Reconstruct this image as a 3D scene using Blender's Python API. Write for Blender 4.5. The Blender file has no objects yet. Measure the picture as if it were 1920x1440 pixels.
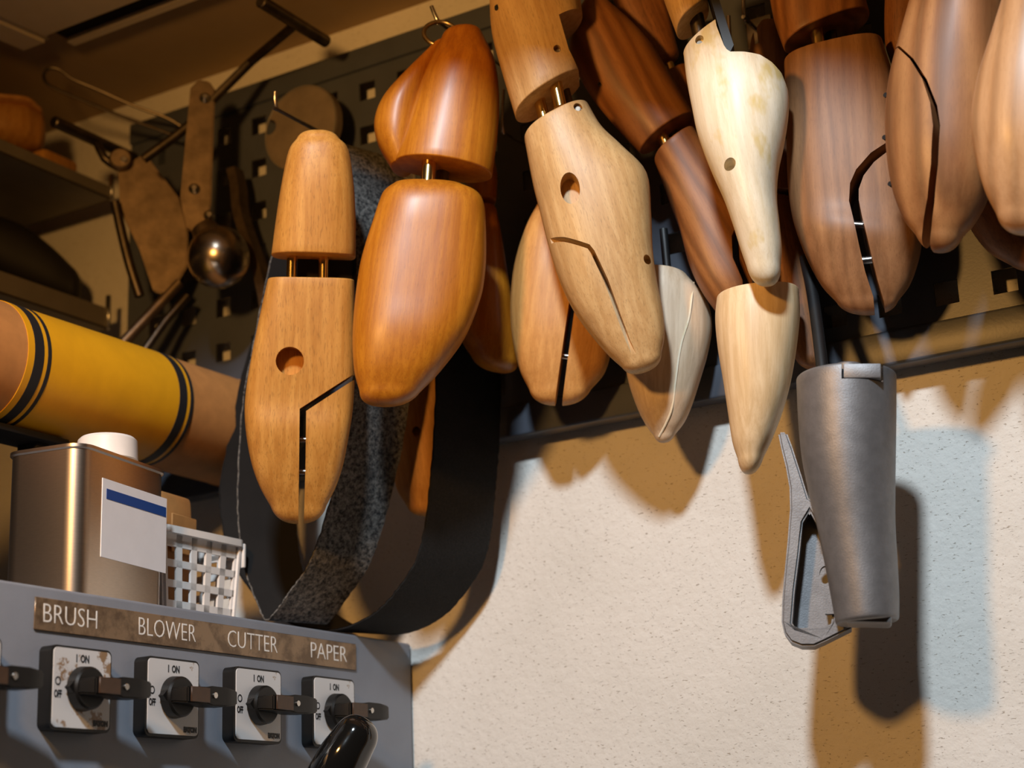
import bpy, bmesh, math, random
from mathutils import Vector, Matrix
from mathutils.bvhtree import BVHTree
random.seed(7)
S = bpy.context.scene
COL = S.collection
# ------------------------------------------------------------------ camera
FPX = 3222.0                                   # focal length in pixels of the 1920 x 1440 frame
RW = Matrix(((0.85168971, 0.17615884, 0.49355112),
             (0.52253102, -0.21389695, -0.82535412),
             (-0.03982435, 0.96084138, -0.27422229)))
CAM = Vector((0.7572271, -1.10060102, 1.48538206))
cd = bpy.data.cameras.new('camera'); co = bpy.data.objects.new('camera', cd); COL.objects.link(co)
co.matrix_world = Matrix.Translation(CAM) @ RW.to_4x4()
cd.sensor_width = 36; cd.lens = FPX / 1920 * 36; cd.clip_start = 0.02
cd.dof.use_dof = True; cd.dof.focus_distance = 1.13; cd.dof.aperture_fstop = 6.3
S.camera = co
# ------------------------------------------------------------------ world, lights, exposure
w = bpy.data.worlds.new('world'); S.world = w; w.use_nodes = True
w.node_tree.nodes['Background'].inputs[0].default_value = (1.0, 0.55, 0.25, 1)
w.node_tree.nodes['Background'].inputs[1].default_value = 0.02
S.view_settings.view_transform = 'Standard'; S.view_settings.look = 'None'
S.view_settings.gamma = 1; S.view_settings.use_curve_mapping = False
S.view_settings.exposure = 0.0
def spot(name, loc, target, energy, color, size, blend, radius):
    l = bpy.data.lights.new(name, 'SPOT'); l.energy = energy; l.color = color
    l.spot_size = math.radians(size); l.spot_blend = blend; l.shadow_soft_size = radius
    o = bpy.data.objects.new(name, l); COL.objects.link(o); o.location = loc
    o.rotation_euler = (Vector(target) - Vector(loc)).to_track_quat('-Z', 'Y').to_euler()
    return o
# warm filament bulb hanging in front of the bench on the left, cool lamp higher up and further out
def bulb(name, loc, energy, color, radius):
    l = bpy.data.lights.new(name, 'POINT'); l.energy = energy; l.color = color; l.shadow_soft_size = radius
    o = bpy.data.objects.new(name, l); COL.objects.link(o); o.location = loc
    return o
spot('warm_lamp', (0.22, -0.96, 2.00), (0.28, 0.0, 1.76), 17.5, (1.0, 0.49, 0.125), 108, 0.75, 0.042)
spot('cool_lamp', (0.76, -1.58, 2.86), (0.20, -0.10, 1.62), 152, (0.77, 0.90, 1.0), 31, 0.45, 0.085)
# ------------------------------------------------------------------ pixel helpers (rays of the photograph, met with planes of the room)
def ray(px, py): return RW @ Vector(((px - 960) / FPX, -(py - 720) / FPX, -1))
def hit(px, py, axis, v):
    r = ray(px, py); t = (v - CAM[axis]) / r[axis]
    return CAM + r * t
def atX(px, py, v): return hit(px, py, 0, v)
def atY(px, py, v): return hit(px, py, 1, v)
def atZ(px, py, v): return hit(px, py, 2, v)
# ------------------------------------------------------------------ materials
def new_mat(name):
    m = bpy.data.materials.new(name); m.use_nodes = True
    nt = m.node_tree; b = nt.nodes['Principled BSDF']
    return m, nt, b
def nd(nt, t, **kw):
    n = nt.nodes.new(t)
    for k, v in kw.items(): setattr(n, k, v)
    return n
def noise(nt, vec, scale, detail=4, rough=0.55, dist=0.0):
    n = nd(nt, 'ShaderNodeTexNoise'); n.inputs['Scale'].default_value = scale
    n.inputs['Detail'].default_value = detail; n.inputs['Roughness'].default_value = rough
    n.inputs['Distortion'].default_value = dist
    nt.links.new(vec, n.inputs['Vector']); return n
def ramp(nt, fac, stops):
    r = nd(nt, 'ShaderNodeValToRGB'); e = r.color_ramp.elements
    while len(e) < len(stops): e.new(0.5)
    for i, (p, c) in enumerate(stops):
        e[i].position = p; e[i].color = (*c, 1) if len(c) == 3 else c
    nt.links.new(fac, r.inputs[0]); return r
def mixc(nt, a, b, fac, mode='MIX'):
    m = nd(nt, 'ShaderNodeMix', data_type='RGBA', blend_type=mode)
    for sock, v in ((m.inputs[0], fac), (m.inputs[6], a), (m.inputs[7], b)):
        if isinstance(v, (int, float)): sock.default_value = v
        elif isinstance(v, tuple): sock.default_value = (*v, 1)
        else: nt.links.new(v, sock)
    return m.outputs[2]
def bump(nt, b, h, strength, dist):
    n = nd(nt, 'ShaderNodeBump'); n.inputs['Strength'].default_value = strength; n.inputs['Distance'].default_value = dist
    nt.links.new(h, n.inputs['Height']); nt.links.new(n.outputs[0], b.inputs['Normal'])
def mapped(nt, scale, loc=(0, 0, 0), rot=(0, 0, 0)):
    tc = nd(nt, 'ShaderNodeTexCoord'); mp = nd(nt, 'ShaderNodeMapping')
    mp.inputs['Scale'].default_value = scale; mp.inputs['Location'].default_value = loc; mp.inputs['Rotation'].default_value = rot
    nt.links.new(tc.outputs['Object'], mp.inputs['Vector']); return mp.outputs[0]
def lin(r, g, b):                                # sRGB 0..255 to linear
    f = lambda c: (c / 255 / 12.92) if c / 255 <= 0.04045 else ((c / 255 + 0.055) / 1.055) ** 2.4
    return (f(r), f(g), f(b))
def wood(name, c1, c2, rough=0.45, coat=0.0, fleck=0.5, rings=0.0, dirt=0.25, stain=None, off=(0, 0, 0), ringscale=28):
    m, nt, b = new_mat(name)
    v = mapped(nt, (1, 1, 0.06), off)
    g = noise(nt, v, 170, 6, 0.68, 0.3)
    col = ramp(nt, g.outputs['Fac'], [(0.28, tuple(x * 0.88 for x in c1)), (0.42, c1), (0.62, c2)]).outputs[0]
    if rings:
        vr = mapped(nt, (1, 0.6, 0.16), off, (0, 0, 0.3))
        n0 = noise(nt, vr, 9, 2, 0.5)
        wv = nd(nt, 'ShaderNodeTexWave'); wv.inputs['Scale'].default_value = ringscale; wv.inputs['Distortion'].default_value = 9
        wv.inputs['Detail'].default_value = 2; wv.inputs['Detail Scale'].default_value = 1.2
        nt.links.new(vr, wv.inputs['Vector'])
        rr = ramp(nt, wv.outputs['Fac'], [(0.0, tuple(x * 0.62 for x in c1)), (0.35, c1), (1.0, c2)]).outputs[0]
        col = mixc(nt, col, rr, rings)
    vf = mapped(nt, (1, 1, 0.12), off)                # short dark pores along the grain
    fl = noise(nt, vf, 1500, 2, 0.5)
    ff = ramp(nt, fl.outputs['Fac'], [(0.57, (0, 0, 0)), (0.66, (1, 1, 1))]).outputs[0]
    col = mixc(nt, col, mixc(nt, col, tuple(x * 0.5 for x in c1), fleck), ff)
    vd = mapped(nt, (1, 1, 0.6), off)
    dn = noise(nt, vd, 22, 5, 0.65)
    dd = ramp(nt, dn.outputs['Fac'], [(0.5, (0, 0, 0)), (0.78, (1, 1, 1))]).outputs[0]
    col = mixc(nt, col, mixc(nt, col, tuple(x * 0.45 for x in c1), dirt), dd)
    sp = noise(nt, mapped(nt, (1, 1, 0.7), off), 260, 3, 0.5)      # single dark nicks
    ss = ramp(nt, sp.outputs['Fac'], [(0.79, (0, 0, 0)), (0.82, (1, 1, 1))]).outputs[0]
    col = mixc(nt, col, tuple(x * 0.25 for x in c1), mixc(nt, (0, 0, 0), (0.7, 0.7, 0.7), ss))
    if stain:
        sn = noise(nt, mapped(nt, (1, 1, 0.5), (3, 1, 2)), 38, 4, 0.6)
        sf = ramp(nt, sn.outputs['Fac'], [(0.53, (0, 0, 0)), (0.62, (0.8, 0.8, 0.8))]).outputs[0]
        col = mixc(nt, col, stain, sf)
    nt.links.new(col, b.inputs['Base Color'])
    b.inputs['Roughness'].default_value = rough; b.inputs['Coat Weight'].default_value = coat; b.inputs['Coat Roughness'].default_value = 0.28
    b.inputs['Specular IOR Level'].default_value = 0.4
    bump(nt, b, g.outputs['Fac'], 0.12 if coat < 0.3 else 0.04, 0.0006)
    return m
def plain(name, c, rough=0.5, metal=0.0, var=0.0, vs=60, bmp=0.0, bs=400, spec=0.5, coat=0.0, scale=(1, 1, 1)):
    m, nt, b = new_mat(name)
    v = mapped(nt, scale)
    n = noise(nt, v, vs, 5, 0.6)
    c2 = tuple(x * (1 - var) for x in c)
    col = ramp(nt, n.outputs['Fac'], [(0.35, c2), (0.65, c)]).outputs[0]
    nt.links.new(col, b.inputs['Base Color'])
    b.inputs['Roughness'].default_value = rough; b.inputs['Metallic'].default_value = metal
    b.inputs['Specular IOR Level'].default_value = spec; b.inputs['Coat Weight'].default_value = coat
    if bmp:
        n2 = noise(nt, v, bs, 4, 0.6); bump(nt, b, n2.outputs['Fac'], bmp, 0.001)
    return m
M = {}
M['beech_warm'] = wood('beech_warm', lin(182, 124, 52), lin(202, 146, 70), 0.52, 0.03)
M['beech_amber'] = wood('beech_amber', lin(166, 98, 16), lin(186, 118, 26), 0.45, 0.22, fleck=0.3, dirt=0.1, off=(1, 2, 0))
M['beech_light'] = wood('beech_light', lin(192, 152, 100), lin(210, 174, 122), 0.5, 0.06, fleck=0.4, off=(2, 0, 1))
M['beech_tan'] = wood('beech_tan', lin(192, 134, 70), lin(212, 156, 88), 0.5, 0.06, fleck=0.25, off=(0, 3, 1))
M['maple_pale'] = wood('maple_pale', lin(206, 180, 150), lin(224, 202, 174), 0.52, 0.06, fleck=0.12, dirt=0.18, off=(4, 0, 1))
M['maple_toe'] = wood('maple_toe', lin(218, 186, 140), lin(236, 208, 166), 0.5, 0.08, fleck=0.08, dirt=0.15, off=(4, 3, 1))
M['cream_paint'] = wood('cream_paint', lin(230, 216, 186), lin(242, 232, 208), 0.48, 0.1, fleck=0.15, dirt=0.2, stain=lin(212, 186, 112), off=(0, 4, 3))
M['cherry'] = wood('cherry', lin(128, 78, 38), lin(160, 106, 58), 0.5, 0.08, fleck=0.25, rings=0.6, off=(1, 5, 1))
M['cherry_pale'] = wood('cherry_pale', lin(134, 92, 58), lin(158, 114, 76), 0.52, 0.04, fleck=0.25, rings=0.4, dirt=0.4, off=(6, 5, 1))
M['cedar'] = wood('cedar', lin(138, 92, 54), lin(176, 128, 82), 0.5, 0.06, fleck=0.2, rings=0.75, dirt=0.4, off=(3, 5, 7), ringscale=16)
M['brown_wood'] = wood('brown_wood', lin(120, 74, 40), lin(150, 96, 54), 0.5, 0.05, off=(8, 1, 1))
M['endgrain'] = plain('endgrain', lin(92, 70, 50), 0.8, var=0.3, vs=300)
M['brass_dull'] = plain('brass_dull', (0.55, 0.42, 0.24), 0.3, 1.0, var=0.2)
M['brass'] = plain('brass', (0.82, 0.58, 0.22), 0.2, 1.0, var=0.1)
M['screw_grey'] = plain('screw_grey', (0.22, 0.19, 0.16), 0.45, 0.8, var=0.4, vs=400)
M['steel'] = plain('steel', (0.62, 0.6, 0.57), 0.25, 1.0, var=0.15)
M['dark_steel'] = plain('dark_steel', (0.16, 0.13, 0.1), 0.42, 1.0, var=0.4, vs=90)
M['iron'] = plain('iron', (0.30, 0.22, 0.15), 0.5, 1.0, var=0.4, vs=60)
M['black_metal'] = plain('black_metal', (0.008, 0.008, 0.009), 0.5, 0.0, var=0.3)
M['black_hole'] = plain('black_hole', (0.006, 0.005, 0.005), 0.9)
M['black_plastic'] = plain('black_plastic', (0.007, 0.007, 0.007), 0.42, spec=0.35, var=0.3, bmp=0.05, bs=900)
M['knob_black'] = plain('knob_black', (0.006, 0.006, 0.006), 0.09, coat=0.4)
M['peg_grey'] = plain('peg_grey', lin(80, 85, 95), 0.36, 0.0, var=0.18, vs=18, bmp=0.05, bs=500, spec=0.4)
M['box_grey'] = plain('box_grey', lin(126, 132, 143), 0.5, 0.0, var=0.1, vs=25, bmp=0.12, bs=700)
M['alu'] = plain('alu', (0.24, 0.24, 0.25), 0.5, 0.55, var=0.18, vs=120, bmp=0.15, bs=900)
M['tin'] = plain('tin', (0.62, 0.54, 0.46), 0.31, 1.0, var=0.08, vs=200, bmp=0.03, bs=600, scale=(1, 1, 6))
M['white_plastic'] = plain('white_plastic', lin(226, 222, 218), 0.4, var=0.06)
M['paper_white'] = plain('paper_white', lin(236, 236, 240), 0.6, var=0.04)
M['blue_print'] = plain('blue_print', lin(8, 66, 140), 0.5)
M['black_print'] = plain('black_print', (0.012, 0.012, 0.014), 0.6)
M['letter_white'] = plain('letter_white', lin(228, 226, 222), 0.6)
M['yellow'] = plain('yellow', lin(228, 164, 22), 0.5, var=0.12, vs=30)
M['kraft'] = plain('kraft', lin(190, 130, 70), 0.7, var=0.15, vs=80)
M['shelf_grey'] = plain('shelf_grey', lin(120, 112, 100), 0.45, var=0.15, vs=30)
M['off_white'] = plain('off_white', lin(214, 200, 176), 0.5, var=0.05)
M['rubber'] = plain('rubber', (0.01, 0.008, 0.008), 0.7)
M['leather_disc'] = plain('leather_disc', lin(126, 112, 96), 0.75, var=0.3, vs=40)
def grit_mat(name, c1, c2, sc, bmps):
    m, nt, b = new_mat(name)
    v = mapped(nt, (1, 1, 1))
    n = noise(nt, v, sc, 6, 0.75)
    n2 = noise(nt, v, 40, 4, 0.6)
    col = ramp(nt, n.outputs['Fac'], [(0.40, c1), (0.62, c2)]).outputs[0]
    col = mixc(nt, col, tuple(x * 0.6 for x in c1), ramp(nt, n2.outputs['Fac'], [(0.5, (0, 0, 0)), (0.75, (0.8, 0.8, 0.8))]).outputs[0])
    nt.links.new(col, b.inputs['Base Color']); b.inputs['Roughness'].default_value = 0.66; b.inputs['Specular IOR Level'].default_value = 0.25
    bump(nt, b, n.outputs['Fac'], bmps, 0.002)
    return m
M['grit_grey'] = grit_mat('grit_grey', lin(44, 44, 46), lin(146, 142, 136), 330, 1.0)
M['grit_black'] = grit_mat('grit_black', lin(9, 9, 10), lin(30, 29, 29), 800, 0.5)
M['belt_back'] = plain('belt_back', lin(22, 18, 16), 0.85, var=0.3)
def plaster():
    m, nt, b = new_mat('plaster')
    v = mapped(nt, (1, 1, 1))
    n = noise(nt, v, 6, 4, 0.6)
    col = ramp(nt, n.outputs['Fac'], [(0.35, lin(214, 210, 202)), (0.7, lin(228, 224, 217))]).outputs[0]
    vs = mapped(nt, (0.35, 1, 1), rot=(0, 0.35, 0))        # short trowel scratches
    s = noise(nt, vs, 800, 3, 0.6, 0.6)
    sf = ramp(nt, s.outputs['Fac'], [(0.31, (1, 1, 1)), (0.37, (0, 0, 0))]).outputs[0]
    col = mixc(nt, col, lin(150, 134, 112), mixc(nt, (0, 0, 0), (0.65, 0.65, 0.65), sf))
    nt.links.new(col, b.inputs['Base Color']); b.inputs['Roughness'].default_value = 0.85
    h = noise(nt, v, 150, 6, 0.6)
    hs = nd(nt, 'ShaderNodeMath', operation='SUBTRACT'); nt.links.new(h.outputs['Fac'], hs.inputs[0]); nt.links.new(sf, hs.inputs[1])
    bump(nt, b, hs.outputs[0], 0.5, 0.0018)
    return m
M['plaster'] = plaster()
M['ceiling_paint'] = plain('ceiling_paint', lin(176, 150, 112), 0.8, var=0.15, vs=8, bmp=0.2, bs=60)
M['floor_grey'] = plain('floor_grey', lin(110, 96, 82), 0.7, var=0.2, vs=6)
def plate_mat():
    m, nt, b = new_mat('nameplate_bronze')
    v = mapped(nt, (1, 1, 1))
    n = noise(nt, v, 55, 7, 0.7)
    col = ramp(nt, n.outputs['Fac'], [(0.42, lin(104, 86, 68)), (0.55, lin(140, 118, 94))]).outputs[0]
    nt.links.new(col, b.inputs['Base Color']); b.inputs['Metallic'].default_value = 0.55; b.inputs['Roughness'].default_value = 0.33
    return m
M['nameplate'] = plate_mat()
def face_mat(name, t):
    m, nt, b = new_mat(name)
    n = noise(nt, mapped(nt, (1, 1, 1)), 70, 6, 0.7)
    col = ramp(nt, n.outputs['Fac'], [(t, lin(205, 206, 208)), (t + 0.05, lin(140, 112, 82))]).outputs[0]
    nt.links.new(col, b.inputs['Base Color']); b.inputs['Roughness'].default_value = 0.35
    return m
M['switch_face'] = face_mat('switch_face', 0.64); M['switch_face_dirty'] = face_mat('switch_face_dirty', 0.54)
# ------------------------------------------------------------------ object helpers
def tag(o, label, cat, group=None):
    o['label'] = label; o['category'] = cat
    if group: o['group'] = group
    return o
def empty(name, mw, label, cat, group=None):
    o = bpy.data.objects.new(name, None); COL.objects.link(o); o.empty_display_size = 0.02
    o.matrix_world = mw if isinstance(mw, Matrix) else Matrix.Translation(mw)
    return tag(o, label, cat, group)
def bm_mesh(bm, name='m', sharp=38, recalc=True):
    if recalc: bmesh.ops.recalc_face_normals(bm, faces=bm.faces)
    me = bpy.data.meshes.new(name); bm.to_mesh(me); bm.free()
    for p in me.polygons: p.use_smooth = True
    me.set_sharp_from_angle(angle=math.radians(sharp))
    return me
def part(name, me, mat, parent=None, mats=None):
    if isinstance(me, bmesh.types.BMesh): me = bm_mesh(me, name)
    me.name = name
    o = bpy.data.objects.new(name, me); COL.objects.link(o)
    if mats is None: me.materials.clear(); me.materials.append(M[mat])
    if parent: o.parent = parent
    return o
def struct(o): o['kind'] = 'structure'; return o
def box(bm, lo, hi, bev=0.0, seg=2):
    r = bmesh.ops.create_cube(bm, size=1)
    vs = r['verts']
    lo, hi = Vector(lo), Vector(hi)
    for v in vs: v.co = Vector([(lo[i] + hi[i]) / 2 + v.co[i] * (hi[i] - lo[i]) for i in range(3)])
    if bev:
        es = list({e for v in vs for e in v.link_edges})
        bmesh.ops.bevel(bm, geom=es, offset=bev, segments=seg, affect='EDGES', profile=0.5)
def boxm(lo, hi, bev=0.0, seg=2):
    bm = bmesh.new(); box(bm, lo, hi, bev, seg); return bm
def catmull(pts, n):
    pts = [Vector(p) for p in pts]; out = []
    P = [pts[0] * 2 - pts[1]] + pts + [pts[-1] * 2 - pts[-2]]
    for i in range(1, len(P) - 2):
        for k in range(n):
            t = k / n; a, b, c, d = P[i - 1], P[i], P[i + 1], P[i + 2]
            out.append(0.5 * ((2 * b) + (c - a) * t + (2 * a - 5 * b + 4 * c - d) * t * t + (3 * b - a - 3 * c + d) * t ** 3))
    out.append(pts[-1]); return out
def tube(bm, pts, r, seg=10, sm=4, r2=None, closed=False):
    pts = catmull(pts, sm) if (sm > 1 and len(pts) > 2) else [Vector(p) for p in pts]
    rings = []; up = Vector((0.13, 0.31, 0.94)).normalized(); N = len(pts)
    for i, p in enumerate(pts):
        t = (pts[min(i + 1, N - 1)] - pts[max(i - 1, 0)]).normalized()
        a = t.cross(up).normalized(); b = a.cross(t); up = b
        rr = r if r2 is None else r + (r2 - r) * i / (N - 1)
        rings.append([bm.verts.new(p + (a * math.cos(q) + b * math.sin(q)) * rr) for q in [2 * math.pi * k / seg for k in range(seg)]])
    for A, B in zip(rings[:-1], rings[1:]):
        for k in range(seg): bm.faces.new((A[k], A[(k + 1) % seg], B[(k + 1) % seg], B[k]))
    bm.faces.new(rings[0]); bm.faces.new(rings[-1][::-1])
def tubem(pts, r, **k):
    bm = bmesh.new(); tube(bm, pts, r, **k); return bm
def cyl(bm, p0, p1, r0, r1=None, seg=24, bev=0.0):
    p0, p1 = Vector(p0), Vector(p1); r1 = r0 if r1 is None else r1
    ax = p1 - p0; L = ax.length; ax.normalize()
    q = ax.to_track_quat('Z', 'Y').to_matrix()
    prof = [(0, 0, 1)] if not bev else []
    st = [(r0, 0.0), (r1, L)] if not bev else [(r0 - bev, 0.0), (r0, bev), (r1, L - bev), (r1 - bev, L)]
    rings = [[bm.verts.new(p0 + q @ Vector((math.cos(a) * r, math.sin(a) * r, h))) for a in [2 * math.pi * k / seg for k in range(seg)]] for r, h in st]
    for A, B in zip(rings[:-1], rings[1:]):
        for k in range(seg): bm.faces.new((A[k], A[(k + 1) % seg], B[(k + 1) % seg], B[k]))
    bm.faces.new(rings[0]); bm.faces.new(rings[-1])
def cylm(*a, **k):
    bm = bmesh.new(); cyl(bm, *a, **k); return bm
def prism(poly, y0, y1):
    """poly: list of (x, z); extruded along local y"""
    bm = bmesh.new()
    vs = [bm.verts.new((x, y0, z)) for x, z in poly]
    f = bm.faces.new(vs)
    r = bmesh.ops.extrude_face_region(bm, geom=[f])
    for v in [g for g in r['geom'] if isinstance(g, bmesh.types.BMVert)]: v.co.y = y1
    bmesh.ops.triangulate(bm, faces=[f for f in bm.faces if len(f.verts) > 4])
    bmesh.ops.recalc_face_normals(bm, faces=bm.faces)
    return bm
def boolean(me, cut_bm, op='DIFFERENCE'):
    cm = bpy.data.meshes.new('cut'); cut_bm.to_mesh(cm); cut_bm.free()
    a = bpy.data.objects.new('a', me); b = bpy.data.objects.new('b', cm)
    COL.objects.link(a); COL.objects.link(b)
    md = a.modifiers.new('b', 'BOOLEAN'); md.operation = op; md.object = b; md.solver = 'EXACT'
    dg = bpy.context.evaluated_depsgraph_get(); dg.update()
    out = bpy.data.meshes.new_from_object(a.evaluated_get(dg))
    bpy.data.objects.remove(a); bpy.data.objects.remove(b); bpy.data.meshes.remove(cm)
    for p in out.polygons: p.use_smooth = True
    out.set_sharp_from_angle(angle=math.radians(38))
    return out
class Frame:
    """a hanging thing's own axes: origin on it, z along its length, y away from the viewer"""
    def __init__(s, px, py, Y, axis=(0, -1), yaw=0.0, C=None, tilt=0.0):
        s.C = C if C is not None else atY(px, py, Y)
        n = CAM - s.C; n.z *= tilt; n.normalize()
        n = Matrix.Rotation(math.radians(yaw), 3, 'Z') @ n
        s.n = n; u = Vector((0, 0, 1)).cross(n).normalized(); s.u = u; s.v = n.cross(u)
        a = s.w(px, py) if C is None else Vector((0, 0))
        q = s.w(px + axis[0] * 100, py + axis[1] * 100) - s.w(px, py)
        q.normalize(); s.q = q; s.p2 = Vector((q.y, -q.x))
        X = u * s.p2.x + s.v * s.p2.y; Zv = u * q.x + s.v * q.y
        R = Matrix((X, -n, Zv)).transposed()
        s.mw = Matrix.Translation(s.C) @ R.to_4x4()
        s.inv = s.mw.inverted()
    def w(s, px, py):
        r = ray(px, py); t = (s.C - CAM).dot(s.n) / r.dot(s.n)
        d = CAM + r * t - s.C
        return Vector((d.dot(s.u), d.dot(s.v)))
    def p(s, px, py):
        w = s.w(px, py); return Vector((w.dot(s.p2), w.dot(s.q)))
    def p3(s, px, py, y=0.0):
        a = s.p(px, py); return Vector((a.x, y, a.y))
    def poly(s, pts, y0=-0.3, y1=0.3): return prism([tuple(s.p(*q)) for q in pts], y0, y1)
    def world(s, px, py, Y):                     # wall-distance pixel in local coordinates
        return s.inv @ atY(px, py, Y)
def sgnpow(c, e): return math.copysign(abs(c) ** e, c)
def loft(F, st, cap0=0.0, cap1=0.0, nf=2.6, nb=2.2, seg=56, sub=5, bev=0.0012, tpow=0.5):
    """st: stations (xl, yl, xr, yr, front_mm, back_mm) in photograph pixels; cap: length in mm of a rounded end, 0 = flat cut"""
    rows = []
    for s in st:
        L = F.p(s[0], s[1]); R = F.p(s[2], s[3])
        rows.append(Vector((L.x, L.y, R.x, R.y, s[4] / 1000, s[5] / 1000)))
    rows = catmull(rows, sub)
    sec = [(Vector((r[0] + r[2], r[1] + r[3])) / 2, Vector((r[2] - r[0], r[3] - r[1])) / 2, r[4], r[5]) for r in rows]
    def endcap(sec, cap):
        c, w_, tf, tb = sec[-1]; c0 = sec[-2][0]
        d = (c - c0); d = d.normalized() if d.length > 1e-9 else Vector((0, -1))
        out = []
        if cap > 0:
            K = 12; H = cap / 1000
            c1, w1, tf1, tb1 = sec[-2]; h = max((c - c1).length, 1e-6)
            def ctl(v, v1): return max(v + (v - v1) / h * H * 0.55, v * 0.45)
            W0, W1 = w_.length, ctl(w_.length, w1.length); f1 = ctl(tf, tf1); b1 = ctl(tb, tb1)
            for k in range(1, K + 1):
                t = min(k / K, 0.985); B0, B1 = (1 - t) ** 2, 2 * t * (1 - t); z = (B1 + t * t) * H
                out.append((c + d * z, w_ * ((B0 * W0 + B1 * W1) / W0), B0 * tf + B1 * f1, B0 * tb + B1 * b1))
        else:
            wl = w_.length
            for k in range(1, 4):
                a = k / 3 * math.pi / 2; ins = bev * (1 - math.cos(a))
                out.append((c + d * (bev * math.sin(a)), w_ * ((wl - ins) / wl), tf - ins, tb - ins))
        return out
    e1 = endcap(sec, cap1); e0 = endcap(sec[::-1], cap0)
    sec = e0[::-1] + sec + e1
    bm = bmesh.new(); rings = []
    for c, w_, tf, tb in sec:
        ring = []
        for k in range(seg):
            a = 2 * math.pi * k / seg; ca, sa = math.cos(a), math.sin(a)
            n = nf if sa < 0 else nb
            x = sgnpow(ca, 2 / n); y = sgnpow(sa, 2 / n)
            p = c + w_ * x
            ring.append(bm.verts.new((p.x, (tf if y < 0 else tb) * y, p.y)))
        rings.append(ring)
    for A, B in zip(rings[:-1], rings[1:]):
        for k in range(seg): bm.faces.new((A[k], A[(k + 1) % seg], B[(k + 1) % seg], B[k]))
    bm.faces.new(rings[0]); bm.faces.new(rings[-1][::-1])
    bmesh.ops.recalc_face_normals(bm, faces=bm.faces)
    return bm
def loftm(F, st, **k): return bm_mesh(loft(F, st, **k))
def hole_cut(F, px, py, rx, ry, depth, me, y_extra=0.02, seg=28, ang=0.0):
    """cutter of a drilled blind hole: elliptical in pixels, depth in metres below the surface"""
    y = surf(me, F.p(px, py))
    pts = []
    for k in range(seg):
        a = 2 * math.pi * k / seg; x, z = rx * math.cos(a), ry * math.sin(a)
        pts.append(tuple(F.p(px + x * math.cos(ang) - z * math.sin(ang), py + x * math.sin(ang) + z * math.cos(ang))))
    return prism(pts, y - y_extra, y + depth)
def surf(me, xz):
    bm = bmesh.new(); bm.from_mesh(me); t = BVHTree.FromBMesh(bm); bm.free()
    h = t.ray_cast(Vector((xz[0], -1, xz[1])), Vector((0, 1, 0)))
    return h[0].y if h[0] is not None else 0.0
def band(pts_l, pts_r): return list(pts_l) + list(pts_r)[::-1]
def ribbon(F, me, pts, wpx, depth):
    """cutter for a narrow groove following pixels pts on the front surface"""
    L, R = [], []
    for i, p in enumerate(pts):
        a = Vector(pts[max(i - 1, 0)]); b = Vector(pts[min(i + 1, len(pts) - 1)])
        t = (b - a).normalized(); n = Vector((-t.y, t.x)) * wpx / 2
        L.append((p[0] + n.x, p[1] + n.y)); R.append((p[0] - n.x, p[1] - n.y))
    return F.poly(band(L, R), -0.3, depth)
def screw(F, me, px, py, r, parent, name='screw', mat='steel'):
    """small countersunk screw head sitting in a shallow dark bore"""
    c = F.p(px, py); y = surf(me, c)
    bm = bmesh.new()
    cyl(bm, (c.x, y + 0.003, c.y), (c.x, y - 0.0004, c.y), r, seg=16, bev=0.0003)
    o = part(name, bm, mat, parent)
    b2 = bmesh.new()
    for a in (0.4, 0.4 + math.pi / 2):
        d = Vector((math.cos(a), 0, math.sin(a))) * r * 0.7; s_ = Vector((-math.sin(a), 0, math.cos(a))) * r * 0.16
        q = Vector((c.x, y - 0.0006, c.y))
        vs = [b2.verts.new(v) for v in (q + d + s_, q - d + s_, q - d - s_, q + d - s_)]; b2.faces.new(vs)
    part('screw_slot', b2, 'black_hole', o)
    return o
def dark_bore(F, me, px, py, r, parent):
    return hole_cut(F, px, py, r, r, 0.012, me)
# ================================================================== the room
WT = 0.05
struct(part('wall_back', boxm((-1.6, 0, 0), (1.6, WT, 2.6)), 'plaster'))
struct(part('ceiling', boxm((-1.6, -0.47, 2.2025), (1.6, 0.0, 2.2325)), 'ceiling_paint'))
struct(part('floor', boxm((-1.6, -2.6, -0.05), (1.6, 0.05, 0.0)), 'floor_grey'))
struct(part('wall_left', boxm((-1.05, -2.4, 0), (-1.0, 0, 2.6)), 'plaster'))

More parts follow.
